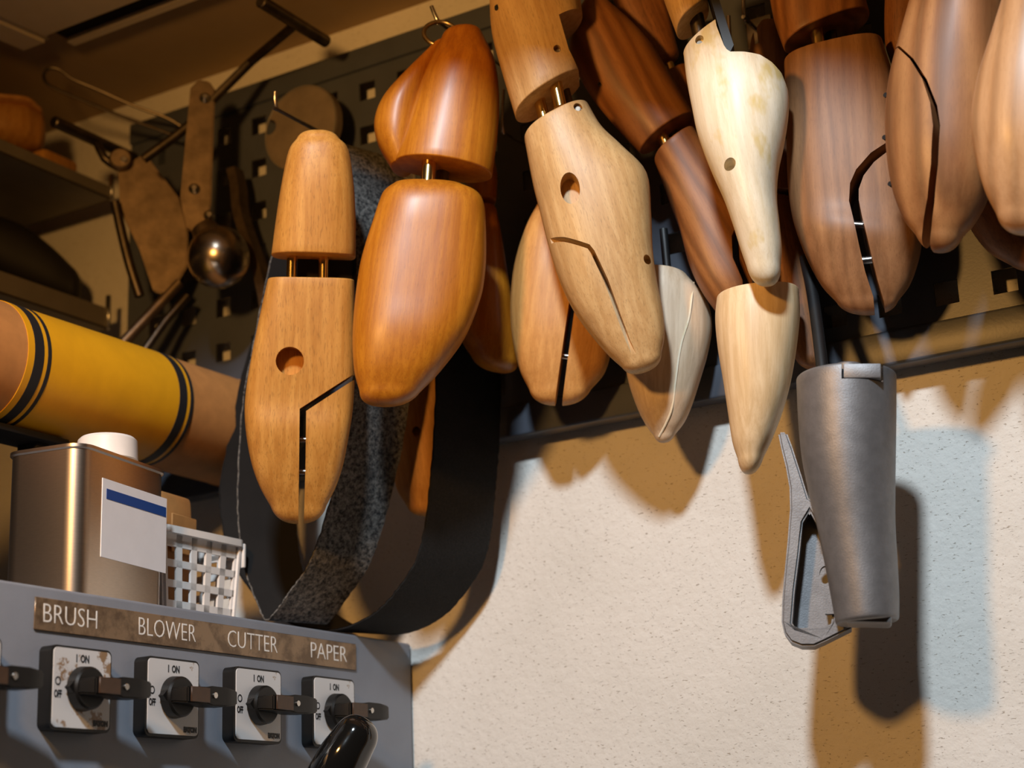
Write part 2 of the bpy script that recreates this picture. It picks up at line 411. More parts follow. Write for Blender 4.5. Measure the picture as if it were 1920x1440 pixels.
# ------------------------------------------------------------------ pegboard
PEGY = -0.018
def pegboard():
    root = empty('pegboard', (0.15, PEGY, 1.803), 'grey metal pegboard with rows of square holes, fixed along the plaster wall', 'pegboard')
    T = root.matrix_world.inverted()
    cx = [-0.0210 + 0.0392 * k for k in range(-6, 26)]
    cz = [2.1275 - 0.0402 * k for k in range(0, 8)]
    x0, x1, z0, z1 = -0.290, 0.99, 1.826, 2.148
    xs, zs = [x0], [z0]
    for c in cx: xs += [c - 0.0082, c + 0.0082]
    for c in cz[::-1]: zs += [c - 0.0082, c + 0.0082]
    xs.append(x1); zs.append(z1)
    bm = bmesh.new(); V = {}
    def vv(i, j, d):
        if (i, j, d) not in V: V[i, j, d] = bm.verts.new(T @ Vector((xs[i], PEGY + d * 0.0018, zs[j])))
        return V[i, j, d]
    for i in range(len(xs) - 1):
        for j in range(len(zs) - 1):
            if i % 2 == 1 and j % 2 == 1:             # a hole: four cut edges
                for (p, q) in (((i, j), (i + 1, j)), ((i + 1, j), (i + 1, j + 1)), ((i + 1, j + 1), (i, j + 1)), ((i, j + 1), (i, j))):
                    bm.faces.new((vv(*p, 0), vv(*p, 1), vv(*q, 1), vv(*q, 0)))
                continue
            bm.faces.new((vv(i, j, 0), vv(i + 1, j, 0), vv(i + 1, j + 1, 0), vv(i, j + 1, 0)))
            bm.faces.new((vv(i, j, 1), vv(i, j + 1, 1), vv(i + 1, j + 1, 1), vv(i + 1, j, 1)))
    me = bpy.data.meshes.new('panel'); bm.to_mesh(me); bm.free()
    part('panel', me, 'peg_grey', root)
    b = bmesh.new(); box(b, T @ Vector((x0, PEGY - 0.0035, 2.1475)), T @ Vector((x1, PEGY + 0.012, 2.1680)), 0.0015); part('top_rail', b, 'peg_grey', root)
    b = bmesh.new(); box(b, T @ Vector((x0, PEGY - 0.0045, 1.8025)), T @ Vector((x1, PEGY + 0.012, 1.8270)), 0.0022, 3); part('bottom_rail', b, 'peg_grey', root)
    for z in (1.84, 2.13):
        for x in (-0.27, 0.35, 0.97):
            b = bmesh.new(); box(b, T @ Vector((x - 0.012, PEGY + 0.0018, z - 0.012)), T @ Vector((x + 0.012, 0.0, z + 0.012))); part('wall_spacer', b, 'peg_grey', root)
pegboard()
def peg_hook(label, pts, r=0.0016, mat='steel'):
    base = Vector(pts[0])
    o = empty('pegboard_hook', base, label, 'hook', 'wire hooks on the pegboard')
    part('wire', tubem([Vector(p) - base for p in pts], r, seg=10, sm=6), mat, o)
    b = bmesh.new(); box(b, (-0.010, -0.002, -0.012), (0.010, 0.0, 0.012), 0.001); part('back_plate', b, mat, o)
    return o
# ------------------------------------------------------------------ machine box with switches
BT = 1.660
def control_box():
    o = empty('control_cabinet', (-0.2, -0.35, 0), 'grey painted metal control cabinet standing against the plaster wall', 'cabinet')
    T = o.matrix_world.inverted()
    part('housing', boxm(T @ Vector((-0.42, -0.75, 0)), T @ Vector((0.0, -0.0025, BT)), 0.0022, 3), 'box_grey', o)
    return o
control_box()
def text_mesh(txt, size, wx=1.0, ext=0.0002, spacing=1.0, offset=0.0):
    c = bpy.data.curves.new('t', 'FONT'); c.body = txt; c.size = size; c.extrude = ext; c.resolution_u = 3; c.space_character = spacing; c.offset = offset
    c.align_x = 'CENTER'; c.align_y = 'CENTER'
    ob = bpy.data.objects.new('t', c); COL.objects.link(ob)
    dg = bpy.context.evaluated_depsgraph_get(); dg.update()
    me = bpy.data.meshes.new_from_object(ob.evaluated_get(dg))
    bpy.data.objects.remove(ob); bpy.data.curves.remove(c)
    # letters: x across -> +Y of the cabinet face, y up -> +Z, out -> +X
    me.transform(Matrix(((0, 0, 1, 0), (wx, 0, 0, 0), (0, 1, 0, 0), (0, 0, 0, 1))))
    return me
def place(me, loc): me.transform(Matrix.Translation(loc)); return me
def nameplate():
    yl = atX(63, 1150, 0).y; yr = atX(665.5, 1234, 0).y
    o = empty('nameplate_strip', (0.0, (yl + yr) / 2, 1.6433), 'brown metal strip lettered BRUSH BLOWER CUTTER PAPER on the grey cabinet', 'sign')
    part('strip', boxm((0.0, yl - (yl + yr) / 2, -0.0096), (0.0012, yr - (yl + yr) / 2, 0.0096), 0.0003, 1), 'nameplate', o)
    for t, (xa, xb), py in (('BRUSH', (81, 182), 1160), ('BLOWER', (260, 367), 1185), ('CUTTER', (427, 520), 1208), ('PAPER', (583, 650), 1226)):
        ya, yb = atX(xa, py, 0.0012).y, atX(xb, py, 0.0012).y
        me = text_mesh(t, 0.0165, 1.0, 0.0001, 1.0, -0.00024)
        xs = [v.co.y for v in me.vertices]; me.transform(Matrix.Diagonal((1, (yb - ya) / (max(xs) - min(xs)), 1, 1)))
        xs = [v.co.y for v in me.vertices]
        place(me, (0.0013, ya - (yl + yr) / 2 - min(xs), 0.0002))
        part('lettering_' + t.lower(), me, 'letter_white', o)
nameplate()
def rounded_plate(y0, y1, z0, z1, x0, x1, r):
    bm = bmesh.new(); pts = []
    for cy, cz, a0 in ((y1 - r, z1 - r, 0), (y0 + r, z1 - r, 90), (y0 + r, z0 + r, 180), (y1 - r, z0 + r, 270)):
        for k in range(6):
            a = math.radians(a0 + k * 18); pts.append((cy + r * math.cos(a), cz + r * math.sin(a)))
    f = bm.faces.new([bm.verts.new((x0, y, z)) for y, z in pts])
    r_ = bmesh.ops.extrude_face_region(bm, geom=[f])
    for v in [g for g in r_['geom'] if isinstance(g, bmesh.types.BMVert)]: v.co.x = x1
    bmesh.ops.recalc_face_normals(bm, faces=bm.faces)
    return bm
def make_switch(y, z, label):
    o = empty('rotary_switch', (0.0, y, z), label, 'switch', 'rotary switches on the control cabinet')
    part('base', rounded_plate(-0.0245, 0.0245, -0.0245, 0.0245, 0.0, 0.0098, 0.004), 'black_plastic', o)
    fc = part('face_plate', rounded_plate(-0.0228, 0.0232, -0.0228, 0.0232, 0.0096, 0.0104, 0.003), 'switch_face_dirty' if 'dirtiest' in label else 'switch_face', o)
    for txt, sz, yy, zz, wx in (('I  ON', 0.0062, 0.0, 0.0175, 0.72), ('OFF', 0.0060, -0.0190, -0.0040, 0.56), ('EATON', 0.0042, 0.0158, -0.0194, 0.85)):
        me = text_mesh(txt, sz, wx, 0.00005, 1.0, 0.00022 if txt != 'EATON' else 0.0004)
        part('lettering', place(me, (0.0105, yy, zz)), 'black_print', fc)
    bm = bmesh.new()                                  # the ring that stands for the off position
    a = [(math.cos(2 * math.pi * k / 24), math.sin(2 * math.pi * k / 24)) for k in range(24)]
    A = [bm.verts.new((0.0105, -0.0192 + c * 0.0023, 0.0036 + s * 0.0026)) for c, s in a]
    B = [bm.verts.new((0.0105, -0.0192 + c * 0.0015, 0.0036 + s * 0.0017)) for c, s in a]
    for k in range(24): bm.faces.new((A[k], A[(k + 1) % 24], B[(k + 1) % 24], B[k]))
    part('off_mark', bm, 'black_print', fc)
    part('knob', cylm((0.0102, 0, 0), (0.0185, 0, 0), 0.0132, 0.0126, seg=40, bev=0.0012), 'black_plastic', o)
    bm = bmesh.new()                                  # pointer wedge at the off side
    pts = [(-0.0160, 0.0), (-0.0115, 0.0042), (-0.0115, -0.0042)]
    lo = [bm.verts.new((0.0125, q, s)) for q, s in pts]; hi = [bm.verts.new((0.0165, q, s)) for q, s in pts]
    bm.faces.new(lo); bm.faces.new(hi[::-1])
    for k in range(3): bm.faces.new((lo[k], lo[(k + 1) % 3], hi[(k + 1) % 3], hi[k]))
    part('pointer', bm, 'black_plastic', o)
    # bar handle: square by the hub, tapering into a flat thumb lever on the right
    bm = bmesh.new(); rings = []
    for yy, xl, xh, hz in ((-0.0110, 0.0178, 0.0215, 0.0040), (-0.0085, 0.0178, 0.0300, 0.0050), (0.0080, 0.0178, 0.0320, 0.0054), (0.0125, 0.0185, 0.0320, 0.0062), (0.0250, 0.0215, 0.0330, 0.0060), (0.0345, 0.0240, 0.0325, 0.0048), (0.0362, 0.0250, 0.0315, 0.0038)):
        rings.append([bm.verts.new((x, yy, zz)) for x, zz in ((xl, -hz), (xh, -hz), (xh, hz), (xl, hz))])
    for A, B in zip(rings[:-1], rings[1:]):
        for k in range(4): bm.faces.new((A[k], A[(k + 1) % 4], B[(k + 1) % 4], B[k]))
    bm.faces.new(rings[0]); bm.faces.new(rings[-1])
    bmesh.ops.recalc_face_normals(bm, faces=bm.faces)
    bmesh.ops.bevel(bm, geom=[e for e in bm.edges if len(e.link_faces) == 2 and e.calc_face_angle(0) > 0.5], offset=0.0008, segments=2, affect='EDGES')
    h = part('handle', bm, 'black_plastic', o)
    part('handle_inlay', boxm((0.0312, -0.0075, -0.0046), (0.0324, 0.0098, 0.0048), 0.0003, 1), 'handle_brown', h)
    part('screw', cylm((0.0318, 0.0140, 0.0004), (0.0332, 0.0140, 0.0004), 0.0020, seg=14, bev=0.0002), 'steel', h)
    return o
M['handle_brown'] = plain('handle_brown', lin(74, 52, 36), 0.45, var=0.3, vs=120)
SW = [(153.5, 1291, 'rotary switch below the word BRUSH, its white face the dirtiest'), (325, 1309.5, 'rotary switch below the word BLOWER'),
      (485, 1325, 'rotary switch below the word CUTTER'), (627.5, 1336.5, 'rotary switch below the word PAPER, partly behind the black lever knob')]
ys = [atX(a, b, 0.0104) for a, b, c in SW]
for p, (a, b, c) in zip(ys, SW): make_switch(p.y, 1.6003, c)
make_switch(ys[0].y - 0.0865, 1.6003, 'rotary switch at the left picture edge, only its black lever showing')
def lever():
    C = atX(668, 1390, 0.075)
    o = empty('machine_lever', C, 'shiny black ball-ended machine lever in front of the PAPER switch', 'lever')
    F = Frame(668, 1390, 0, axis=(0.62, -0.78), C=C)
    o.matrix_world = F.mw
    me = loftm(F, [(629, 1362, 701, 1408, 15, 15), (600, 1399, 681, 1451, 17, 17), (571, 1451, 649, 1499, 15, 15), (540, 1522, 600, 1558, 11, 11)], cap0=15, cap1=3, nf=2, nb=2, sub=6)
    part('knob', me, 'knob_black', o)
    a = F.p3(572, 1535); b = F.inv @ Vector((0.022, C.y - 0.12, C.z - 0.17))
    part('rod', tubem([a, a * 0.5 + b * 0.5, b], 0.006, sm=1), 'steel', o)
    part('pivot', cylm(F.inv @ Vector((0.0006, C.y - 0.12, C.z - 0.17)), F.inv @ Vector((0.026, C.y - 0.12, C.z - 0.17)), 0.016), 'black_metal', o)
lever()
# ------------------------------------------------------------------ things on the cabinet
def rrect_ring(w, d, r, n=7):
    pts = []
    for cx, cy, a0 in ((w / 2 - r, d / 2 - r, 0), (-w / 2 + r, d / 2 - r, 90), (-w / 2 + r, -d / 2 + r, 180), (w / 2 - r, -d / 2 + r, 270)):
        for k in range(n):
            a = math.radians(a0 + k * 90 / (n - 1)); pts.append((cx + r * math.cos(a), cy + r * math.sin(a)))
    return pts
def stack_rings(rows):
    """rows: list of (ring points 2D, z)"""
    bm = bmesh.new(); R_ = [[bm.verts.new((x, y, z)) for x, y in ring] for ring, z in rows]
    n = len(R_[0])
    for A, B in zip(R_[:-1], R_[1:]):
        for k in range(n): bm.faces.new((A[k], A[(k + 1) % n], B[(k + 1) % n], B[k]))
    bm.faces.new(R_[0]); bm.faces.new(R_[-1])
    return bm
def tin_can():
    W, D, H = 0.059, 0.101, 0.0995                    # local x: short side, local y: label side
    Rz = Matrix.Rotation(math.radians(10), 4, 'Z')
    cor = atZ(150, 836, BT + H)                        # near top corner of the tin
    c = cor + (Rz @ Vector((-W / 2 + 0.004, D / 2 - 0.004, 0))); c.z = BT + 0.0005
    o = empty('tin_can', Matrix.Translation(c) @ Rz, 'square brushed metal tin with white screw cap and blue striped label', 'tin can')
    me = bm_mesh(stack_rings([(rrect_ring(W, D, 0.012), 0), (rrect_ring(W, D, 0.012), H)]), sharp=30); part('body', me, 'tin', o)
    bm = stack_rings([(rrect_ring(W + .0006, D + .0006, 0.012), H - 0.0022), (rrect_ring(W + .0028, D + .0028, 0.013), H - 0.0012), (rrect_ring(W + .0028, D + .0028, 0.013), H + 0.0008), (rrect_ring(W - .001, D - .001, 0.0155), H + 0.0012)])
    part('top_seam', bm, 'tin', o)
    part('cap', cylm((0.006, 0.012, H + 0.002), (0.006, 0.012, H + 0.0195), 0.0205, 0.0198, seg=36, bev=0.002), 'white_plastic', o)
    part('neck', cylm((0.006, 0.012, H), (0.006, 0.012, H + 0.005), 0.0170, seg=30), 'tin', o)
    lb = part('label', boxm((W / 2, -0.0270, 0.0300), (W / 2 + 0.0004, D / 2 - 0.0020, 0.0815)), 'paper_white', o)
    part('label_stripe', boxm((W / 2 + 0.0003, -0.0225, 0.0685), (W / 2 + 0.0006, D / 2 - 0.0030, 0.0752)), 'blue_print', lb)
    return o
tin_can()
def basket():
    X = -0.055
    y1 = atX(446, 1025, X).y; y0 = -0.222; L = y1 - y0
    H = 0.0655; dep = 0.074
    o = empty('plastic_basket', ((X - dep / 2), (y0 + y1) / 2, BT + 0.0006), 'white plastic lattice basket beside the metal tin', 'basket')
    def side(p0, p1, t0, t1, name, cols):
        """one lattice wall between two bottom corners and two top corners"""
        bm = bmesh.new()
        P = lambda s, t: (Vector(p0).lerp(Vector(p1), s)).lerp(Vector(t0).lerp(Vector(t1), s), t)
        def bar(A, B, w):
            d = (B - A); n = (Vector(p1) - Vector(p0)).cross(Vector(t0) - Vector(p0)).normalized(); u_ = d.normalized().cross(n) * w / 2; n = n * 0.0010
            vs = [bm.verts.new(q) for q in (A + u_ + n, A - u_ + n, A - u_ - n, A + u_ - n, B + u_ + n, B - u_ + n, B - u_ - n, B + u_ - n)]
            for f in ((0, 1, 2, 3), (7, 6, 5, 4), (0, 4, 5, 1), (1, 5, 6, 2), (2, 6, 7, 3), (3, 7, 4, 0)): bm.faces.new([vs[i] for i in f])
        for k in range(cols + 1): bar(P(k / cols, 0), P(k / cols, 1), 0.0058)
        for k in range(0, 5): bar(P(0, k * 0.215), P(1, k * 0.215), 0.0050)
        bar(P(0, 0.93), P(1, 0.93), 0.0120)
        part(name, bm_mesh(bm, name), 'white_plastic', o)
    fl = 0.0055
    bx, by = dep / 2 - 0.002, L / 2 - fl
    tx, ty = dep / 2, L / 2
    side((bx, -by, 0), (bx, by, 0), (tx, -ty, H), (tx, ty, H), 'lattice_side', 5)
    side((-bx, -by, 0), (-bx, by, 0), (-tx, -ty, H), (-tx, ty, H), 'lattice_side', 5)
    side((-bx, by, 0), (bx, by, 0), (-tx, ty, H), (tx, ty, H), 'lattice_end', 5)
    side((-bx, -by, 0), (bx, -by, 0), (-tx, -ty, H), (tx, -ty, H), 'lattice_end', 5)
    part('bottom', boxm((-bx, -by, 0), (bx, by, 0.002)), 'white_plastic', o)
    out = rrect_ring(2 * tx + 0.010, 2 * ty + 0.010, 0.008); inn = rrect_ring(2 * tx - 0.002, 2 * ty - 0.002, 0.004)
    bm = bmesh.new(); n = len(out)
    R4 = [[bm.verts.new((x, y, z)) for x, y in ring] for ring, z in ((out, H - 0.003), (out, H + 0.002), (inn, H + 0.002), (inn, H - 0.003))]
    for q in range(4):
        A, B = R4[q], R4[(q + 1) % 4]
        for k in range(n): bm.faces.new((A[k], A[(k + 1) % n], B[(k + 1) % n], B[k]))
    part('rim', bm, 'white_plastic', o)
    part('grip_tab', boxm((tx - 0.02, ty + 0.002, H - 0.018), (tx + 0.004, ty + 0.0048, H), 0.001), 'white_plastic', o)
    # a kraft paper parcel standing in the basket
    k = empty('kraft_parcel', ((X - dep / 2) - 0.004, (y0 + y1) / 2 - 0.001, BT + 0.004), 'folded brown kraft parcel standing in the white basket', 'parcel')
    k.rotation_euler = (0, 0, 0.12)
    bm = bmesh.new(); box(bm, (-0.024, -0.022, 0), (0.026, 0.016, 0.094), 0.004, 2)
    for v in bm.verts:
        if v.co.z > 0.08: v.co.y += -0.006; v.co.x *= 0.9
    part('wrapper', bm, 'kraft', k)
    part('folded_flap', boxm((0.0255, -0.020, 0.05), (0.0272, 0.010, 0.078), 0.0006, 1), 'kraft', k)
basket()
def roll():
    cx, cz, r = -0.155, 1.8475, 0.0445
    ya, yb = -0.62, -0.035
    o = empty('cardboard_roll', (cx, (ya + yb) / 2, cz), 'yellow wrapped cardboard roll with black double lines above the tin', 'roll')
    m = (ya + yb) / 2
    def ring(y0, y1, rr, mat, name, bev=0.0):
        return part(name, cylm((0, y0 - m, 0), (0, y1 - m, 0), rr, seg=56, bev=bev), mat, o)
    ring(ya, yb, r, 'kraft', 'tube', 0.003)
    def ypix(px, py): return atX(px, py, cx + 0.03).y
    e1 = ypix(333, 760); e0 = ypix(24, 690)
    ring(e0, e1, r + 0.0006, 'yellow', 'wrapper')
    for y, wd in ((e1 - 0.010, 0.0085), (e1 - 0.0005, 0.0032)):
        ring(y - wd / 2, y + wd / 2, r + 0.0009, 'black_print', 'printed_line')
    for y, wd in ((e0 + 0.010, 0.0085), (e0 + 0.0195, 0.0032)):
        ring(y - wd / 2, y + wd / 2, r + 0.0009, 'black_print', 'printed_line')
    ring(yb - 0.004, yb + 0.001, r + 0.0008, 'kraft', 'end_cap', 0.001)
    # dark steel cradle that carries the roll on the cabinet top
    c = empty('roll_cradle', (cx, -0.2, BT), 'dark steel cradle under the yellow roll', 'stand')
    for y in (-0.31, -0.25):
        part('post', boxm((-0.010, y + 0.2 - 0.006, 0.0003), (0.010, y + 0.2 + 0.006, cz - r - BT - 0.006), 0.001), 'black_hole', c)
    part('saddle', boxm((-0.016, -0.13, cz - r - BT - 0.0065), (0.016, -0.03, cz - r - BT - 0.0015), 0.001), 'black_hole', c)
roll()
# ------------------------------------------------------------------ sanding belts
def belt(near, Y0, Y1, top, mat, label, skew=0.0):
    Yn = lambda y: Y0 + (top - Y0) * max(0.0, min(1.0, (760 - y) / 260))
    P = [atY(x, y, Yn(y)) for x, y in near]
    pts = catmull(P + [P[0]], 8)[:-1]
    C = Vector((sum(p.x for p in pts) / len(pts), (Y0 + Y1) / 2, max(p.z for p in pts)))
    o = empty('sanding_belt', C, label, 'sanding belt', 'sanding belts on the pegboard')
    n = len(pts); th = 0.0011; bmo = bmesh.new(); bmi = bmesh.new()
    cen = sum(pts, Vector()) / n
    rng = random.Random(hash(len(near)) % 97)
    sgn = 1 if sum((pts[k].x - cen.x) * (pts[(k + 1) % n].z - cen.z) - (pts[k].z - cen.z) * (pts[(k + 1) % n].x - cen.x) for k in range(n)) > 0 else -1
    O, I = [], []
    K = 6
    for k, p in enumerate(pts):
        t = (pts[(k + 1) % n] - pts[k - 1]); t.y = 0; t.normalize()
        nrm = Vector((t.z, 0, -t.x)) * sgn
        ro, ri = [], []
        for j in range(K + 1):
            y = p.y + (Y1 - Y0) * j / K
            e = rng.uniform(-0.0006, 0.0006) if j in (0, K) else 0
            q = Vector((p.x + skew * j / K, y + e, p.z)) - C
            ro.append(q + nrm * th); ri.append(q)
        O.append(ro); I.append(ri)
    vo = [[bmo.verts.new(q) for q in r] for r in O]; vb = [[bmo.verts.new(q * 1.0 - (Vector((0, 0, 0)))) for q in r] for r in I]
    for k in range(n):
        a, b = vo[k], vo[(k + 1) % n]; c, d = vb[k], vb[(k + 1) % n]
        for j in range(K): bmo.faces.new((a[j], a[j + 1], b[j + 1], b[j]))
        bmo.faces.new((a[0], b[0], d[0], c[0])); bmo.faces.new((a[K], b[K], d[K], c[K]))
        for j in range(K): bmo.faces.new((c[j], c[j + 1], d[j + 1], d[j]))
    part('abrasive_face', bm_mesh(bmo, 'grit', 60), mat, o)
    wi = [[bmi.verts.new(q - (O[k][0] - I[k][0]) * 0.3) for q in r] for k, r in enumerate(I)]
    for k in range(n):
        a, b = wi[k], wi[(k + 1) % n]
        for j in range(K): bmi.faces.new((a[j], a[j + 1], b[j + 1], b[j]))
    part('cloth_backing', bm_mesh(bmi, 'back', 60, recalc=False), 'belt_back', o)
    return o
belt([(588, 268), (628, 268), (652, 310), (664, 400), (668, 500), (667, 620), (660, 731), (651, 795), (633, 882), (612, 962), (594, 1019), (575, 1062), (544, 1106), (512, 1150), (496, 1158), (476, 1112), (460, 1066), (449, 1000), (447, 900), (456, 760), (479, 630), (502, 518), (530, 400), (555, 300)],
     -0.132, -0.084, -0.132, 'grit_grey', 'coarse grey sanding belt hanging behind the two front amber trees, rough speckled face', 0.016)
belt([(705, 360), (745, 360), (780, 420), (806, 520), (816, 620), (817, 716), (813, 818), (806, 900), (797, 981), (781, 1047), (750, 1097), (712, 1141), (672, 1166), (637, 1178), (600, 1180), (540, 1165), (482, 1120), (437, 1050), (416, 975), (415, 900), (436, 800), (458, 690), (510, 550), (590, 440), (650, 382)],
     -0.081, -0.027, -0.081, 'grit_black', 'fine black sanding belt with the widest loop, right of the grey belt', 0.022)
#@@TREES

# ================================================================== shoe trees and lasts
GRP = 'wooden shoe trees and lasts hanging from the pegboard'
def tree(name, px, py, Y, label, axis=(0, -1), yaw=0.0, cat='shoe tree', tilt=0.0):
    F = Frame(px, py, Y, axis, yaw, tilt=tilt)
    return F, empty(name, F.mw, label, cat, GRP)
def pipe(F, a, b, r, y, parent, mat='brass', name='tube'):
    p, q = F.p3(*a, y), F.p3(*b, y)
    return part(name, cylm(p, q, r, seg=20), mat, parent)
# --- amber-tan tree with drilled round hole and angled cut, furthest left
def tree_one():
    F, o = tree('shoe_tree', 570, 620, -0.182, 'tan beech shoe tree at far left with round hole, angled cut and two brass tubes', (0.03, -1), tilt=0.7)
    me = loftm(F, [(556, 262, 636, 262, 15, 15), (541, 285, 653, 283, 20, 20), (528, 345, 663, 345, 24, 24), (517, 415, 667, 415, 25, 25), (509, 477, 667, 482, 25, 25)], cap0=6.5, nf=2.7, nb=2.3)
    part('heel', me, 'beech_warm', o)
    body = loftm(F, [(502, 528, 664, 531, 22, 22), (486, 600, 665, 605, 23, 23), (470, 680, 665, 690, 23, 23), (460, 750, 662, 760, 22, 22), (461, 805, 655, 810, 24, 24), (471, 865, 644, 868, 21, 21), (487, 912, 630, 912, 17, 17), (508, 950, 612, 948, 13, 13)], cap1=12.5, nf=4.5, nb=2.3)
    big = F.poly([(690, 686), (562, 769), (561, 860), (559, 1010), (720, 1010), (720, 686)])
    small = F.poly([(700, 690), (574, 773), (573, 860), (569, 1010), (720, 1010), (720, 690)])
    wedge = boolean(body.copy(), small, 'INTERSECT')
    hc = hole_cut(F, 544, 681, 26, 26, 0.012, body)
    main = boolean(body, big); main = boolean(main, hc)
    f = part('forepart', main, 'beech_warm', o)
    part('toe_wedge', wedge, 'beech_warm', o)
    for y in (825, 885):
        p = F.p3(560, y, -0.006); q = F.p3(580, y, -0.006); part('expander_pin', cylm(p, q, 0.0022, seg=12), 'steel', o)
    pipe(F, (548, 470), (546, 540), 0.0036, -0.004, o); pipe(F, (607, 470), (606, 540), 0.0036, -0.004, o)
    part('gap_shade', boxm(F.p3(556, 534, 0.010), F.p3(662, 474, 0.016)), 'black_hole', o)  # thin black panel painting in the shade of the gap behind the tubes
tree_one()
# --- varnished amber tree hanging from a ring
def tree_two():
    F, o = tree('shoe_tree', 800, 480, -0.158, 'glossy varnished amber shoe tree hanging from a steel ring', (0.12, -1))
    a = loft(F, [(828, 72, 905, 66, 13, 13), (800, 130, 928, 118, 22, 22), (776, 190, 936, 180, 24, 20), (757, 250, 933, 252, 24, 20), (741, 303, 923, 329, 24, 20)], cap0=7.5, nf=2.2, nb=2.2)
    part('heel', bm_mesh(a), 'beech_amber', o)
    b = loft(F, [(806, 84, 835, 72, 8, 10), (752, 138, 815, 128, 14, 16), (716, 180, 800, 172, 17, 22), (701, 222, 790, 216, 17, 24), (708, 262, 778, 262, 16, 24), (732, 304, 775, 306, 12, 20)], cap0=3, cap1=1, nf=2.0, nb=2.0)
    for v in b.verts: v.co.y += 0.006
    part('side_lobe', bm_mesh(b), 'beech_amber', o)
    me = loftm(F, [(736, 350, 872, 354, 15, 15), (719, 364, 898, 368, 20, 20), (710, 384, 908, 388, 23, 23), (700, 415, 911, 420, 24, 20), (686, 458, 912, 465, 24, 20), (674, 505, 910, 508, 24, 20), (665, 573, 901, 560, 24, 20), (661, 637, 872, 632, 24, 20), (664, 695, 828, 692, 20, 20), (674, 734, 788, 734, 14, 14)], cap0=2.0, cap1=11, nf=2.7, nb=2.2)
    part('forepart', me, 'beech_amber', o)
    pipe(F, (806, 300), (802, 356), 0.0052, -0.010, o, 'brass'); pipe(F, (832, 305), (826, 360), 0.0046, 0.004, o, 'dark_steel')
    c = F.p3(826, 58, 0.004); r = 0.0122
    pts = [c + Vector((math.cos(t) * r, 0.35 * math.sin(t) * r, math.sin(t) * r * 0.95)) for t in [2 * math.pi * k / 20 for k in range(21)]]
    part('hanging_ring', tubem(pts, 0.0017, sm=2), 'brass_dull', o)
tree_two()
def toe_behind_amber():
    F, o = tree('shoe_tree', 925, 560, -0.062, 'reddish amber shoe tree toe showing from behind the glossy varnished tree', (0.05, -1), yaw=12)
    me = loftm(F, [(880, 392, 930, 398, 14, 14), (876, 440, 938, 440, 17, 17), (872, 520, 952, 520, 17, 17), (866, 590, 962, 590, 19, 19), (866, 632, 968, 640, 19, 19), (884, 664, 970, 680, 15, 15)], cap0=3, cap1=10, nf=2.1)
    part('forepart', me, 'beech_amber', o)
    part('heel', loftm(F, [(880, 300, 925, 300, 14, 14), (874, 340, 930, 340, 18, 18), (876, 378, 928, 382, 16, 16)], cap0=6), 'beech_amber', o)
    pipe(F, (904, 370), (904, 400), 0.003, 0, o)
toe_behind_amber()
# --- light beech tree, twin brass tubes, oval hole and routed groove, in the middle
def tree_three():
    F, o = tree('shoe_tree', 1100, 400, -0.118, 'light beech shoe tree in the middle with oval hole, routed groove and twin brass tubes', (-0.30, -1))
    me = loftm(F, [(915, -60, 1060, -95, 24, 24), (918, 0, 1080, -35, 26, 26), (922, 60, 1092, 25, 26, 26), (937, 120, 1094, 85, 25, 25), (966, 218, 1092, 141, 25, 25)], nf=2.4, nb=2.3)
    me = boolean(me, F.poly([(1050, 57), (1096, 26), (1140, 60), (1120, 150), (1086, 148), (1068, 117)]))
    me = boolean(me, hole_cut(F, 1047, 120, 7, 7, 0.006, me))
    part('heel', me, 'beech_light', o)
    screw(F, me, 936, 36, 0.0022, o, mat='black_metal')
    c = F.p(1047, 120); part('screw', cylm((c.x, surf(me, c) , c.y), (c.x, surf(me, c) - 0.002, c.y), 0.0020, seg=12), 'steel', o)
    body = loftm(F, [(984, 264, 1104, 202, 24, 24), (994, 318, 1130, 245, 26, 26), (1002, 357, 1172, 285, 27, 28), (1013, 400, 1213, 330, 28, 29), (1028, 460, 1221, 400, 28, 28), (1050, 528, 1224, 470, 26, 26), (1076, 582, 1232, 530, 23, 23), (1108, 627, 1243, 585, 19, 19), (1140, 664, 1246, 628, 15, 15), (1166, 688, 1240, 664, 11, 11)], cap1=8, nf=2.5, nb=2.3)
    cut = ribbon(F, body, [(1016, 459), (1060, 470), (1105, 487), (1112, 496), (1137, 547), (1157, 600), (1177, 650), (1207, 708)], 5.5, 0.3)
    hc = hole_cut(F, 1071, 380, 18, 29, 0.013, body, ang=-0.15)
    h2 = hole_cut(F, 1213, 502, 7, 9, 0.01, body)
    h3 = hole_cut(F, 1085, 225, 8, 8, 0.005, body)
    cd_ = F.p(1150, 600); gdepth = surf(body, cd_) + 0.004
    cut.free(); cut = ribbon(F, body, [(1016, 459), (1060, 470), (1105, 487), (1112, 496), (1137, 547), (1157, 600), (1177, 650), (1207, 712)], 8.0, gdepth + 0.004)
    body = boolean(body, hc); body = boolean(body, h2); body = boolean(body, h3); body = boolean(body, cut)
    part('forepart', body, 'beech_light', o)
    c = F.p(1085, 226); y = surf(body, c); part('screw', cylm((c.x, y + 0.001, c.y), (c.x, y - 0.003, c.y), 0.0022, seg=14, bev=0.0004), 'screw_grey', o)
    pipe(F, (1038, 150), (1052, 215), 0.0046, -0.012, o); pipe(F, (1008, 175), (1024, 240), 0.0042, -0.002, o)
    pipe(F, (1058, 160), (1072, 215), 0.0036, 0.006, o, 'dark_steel')
tree_three()
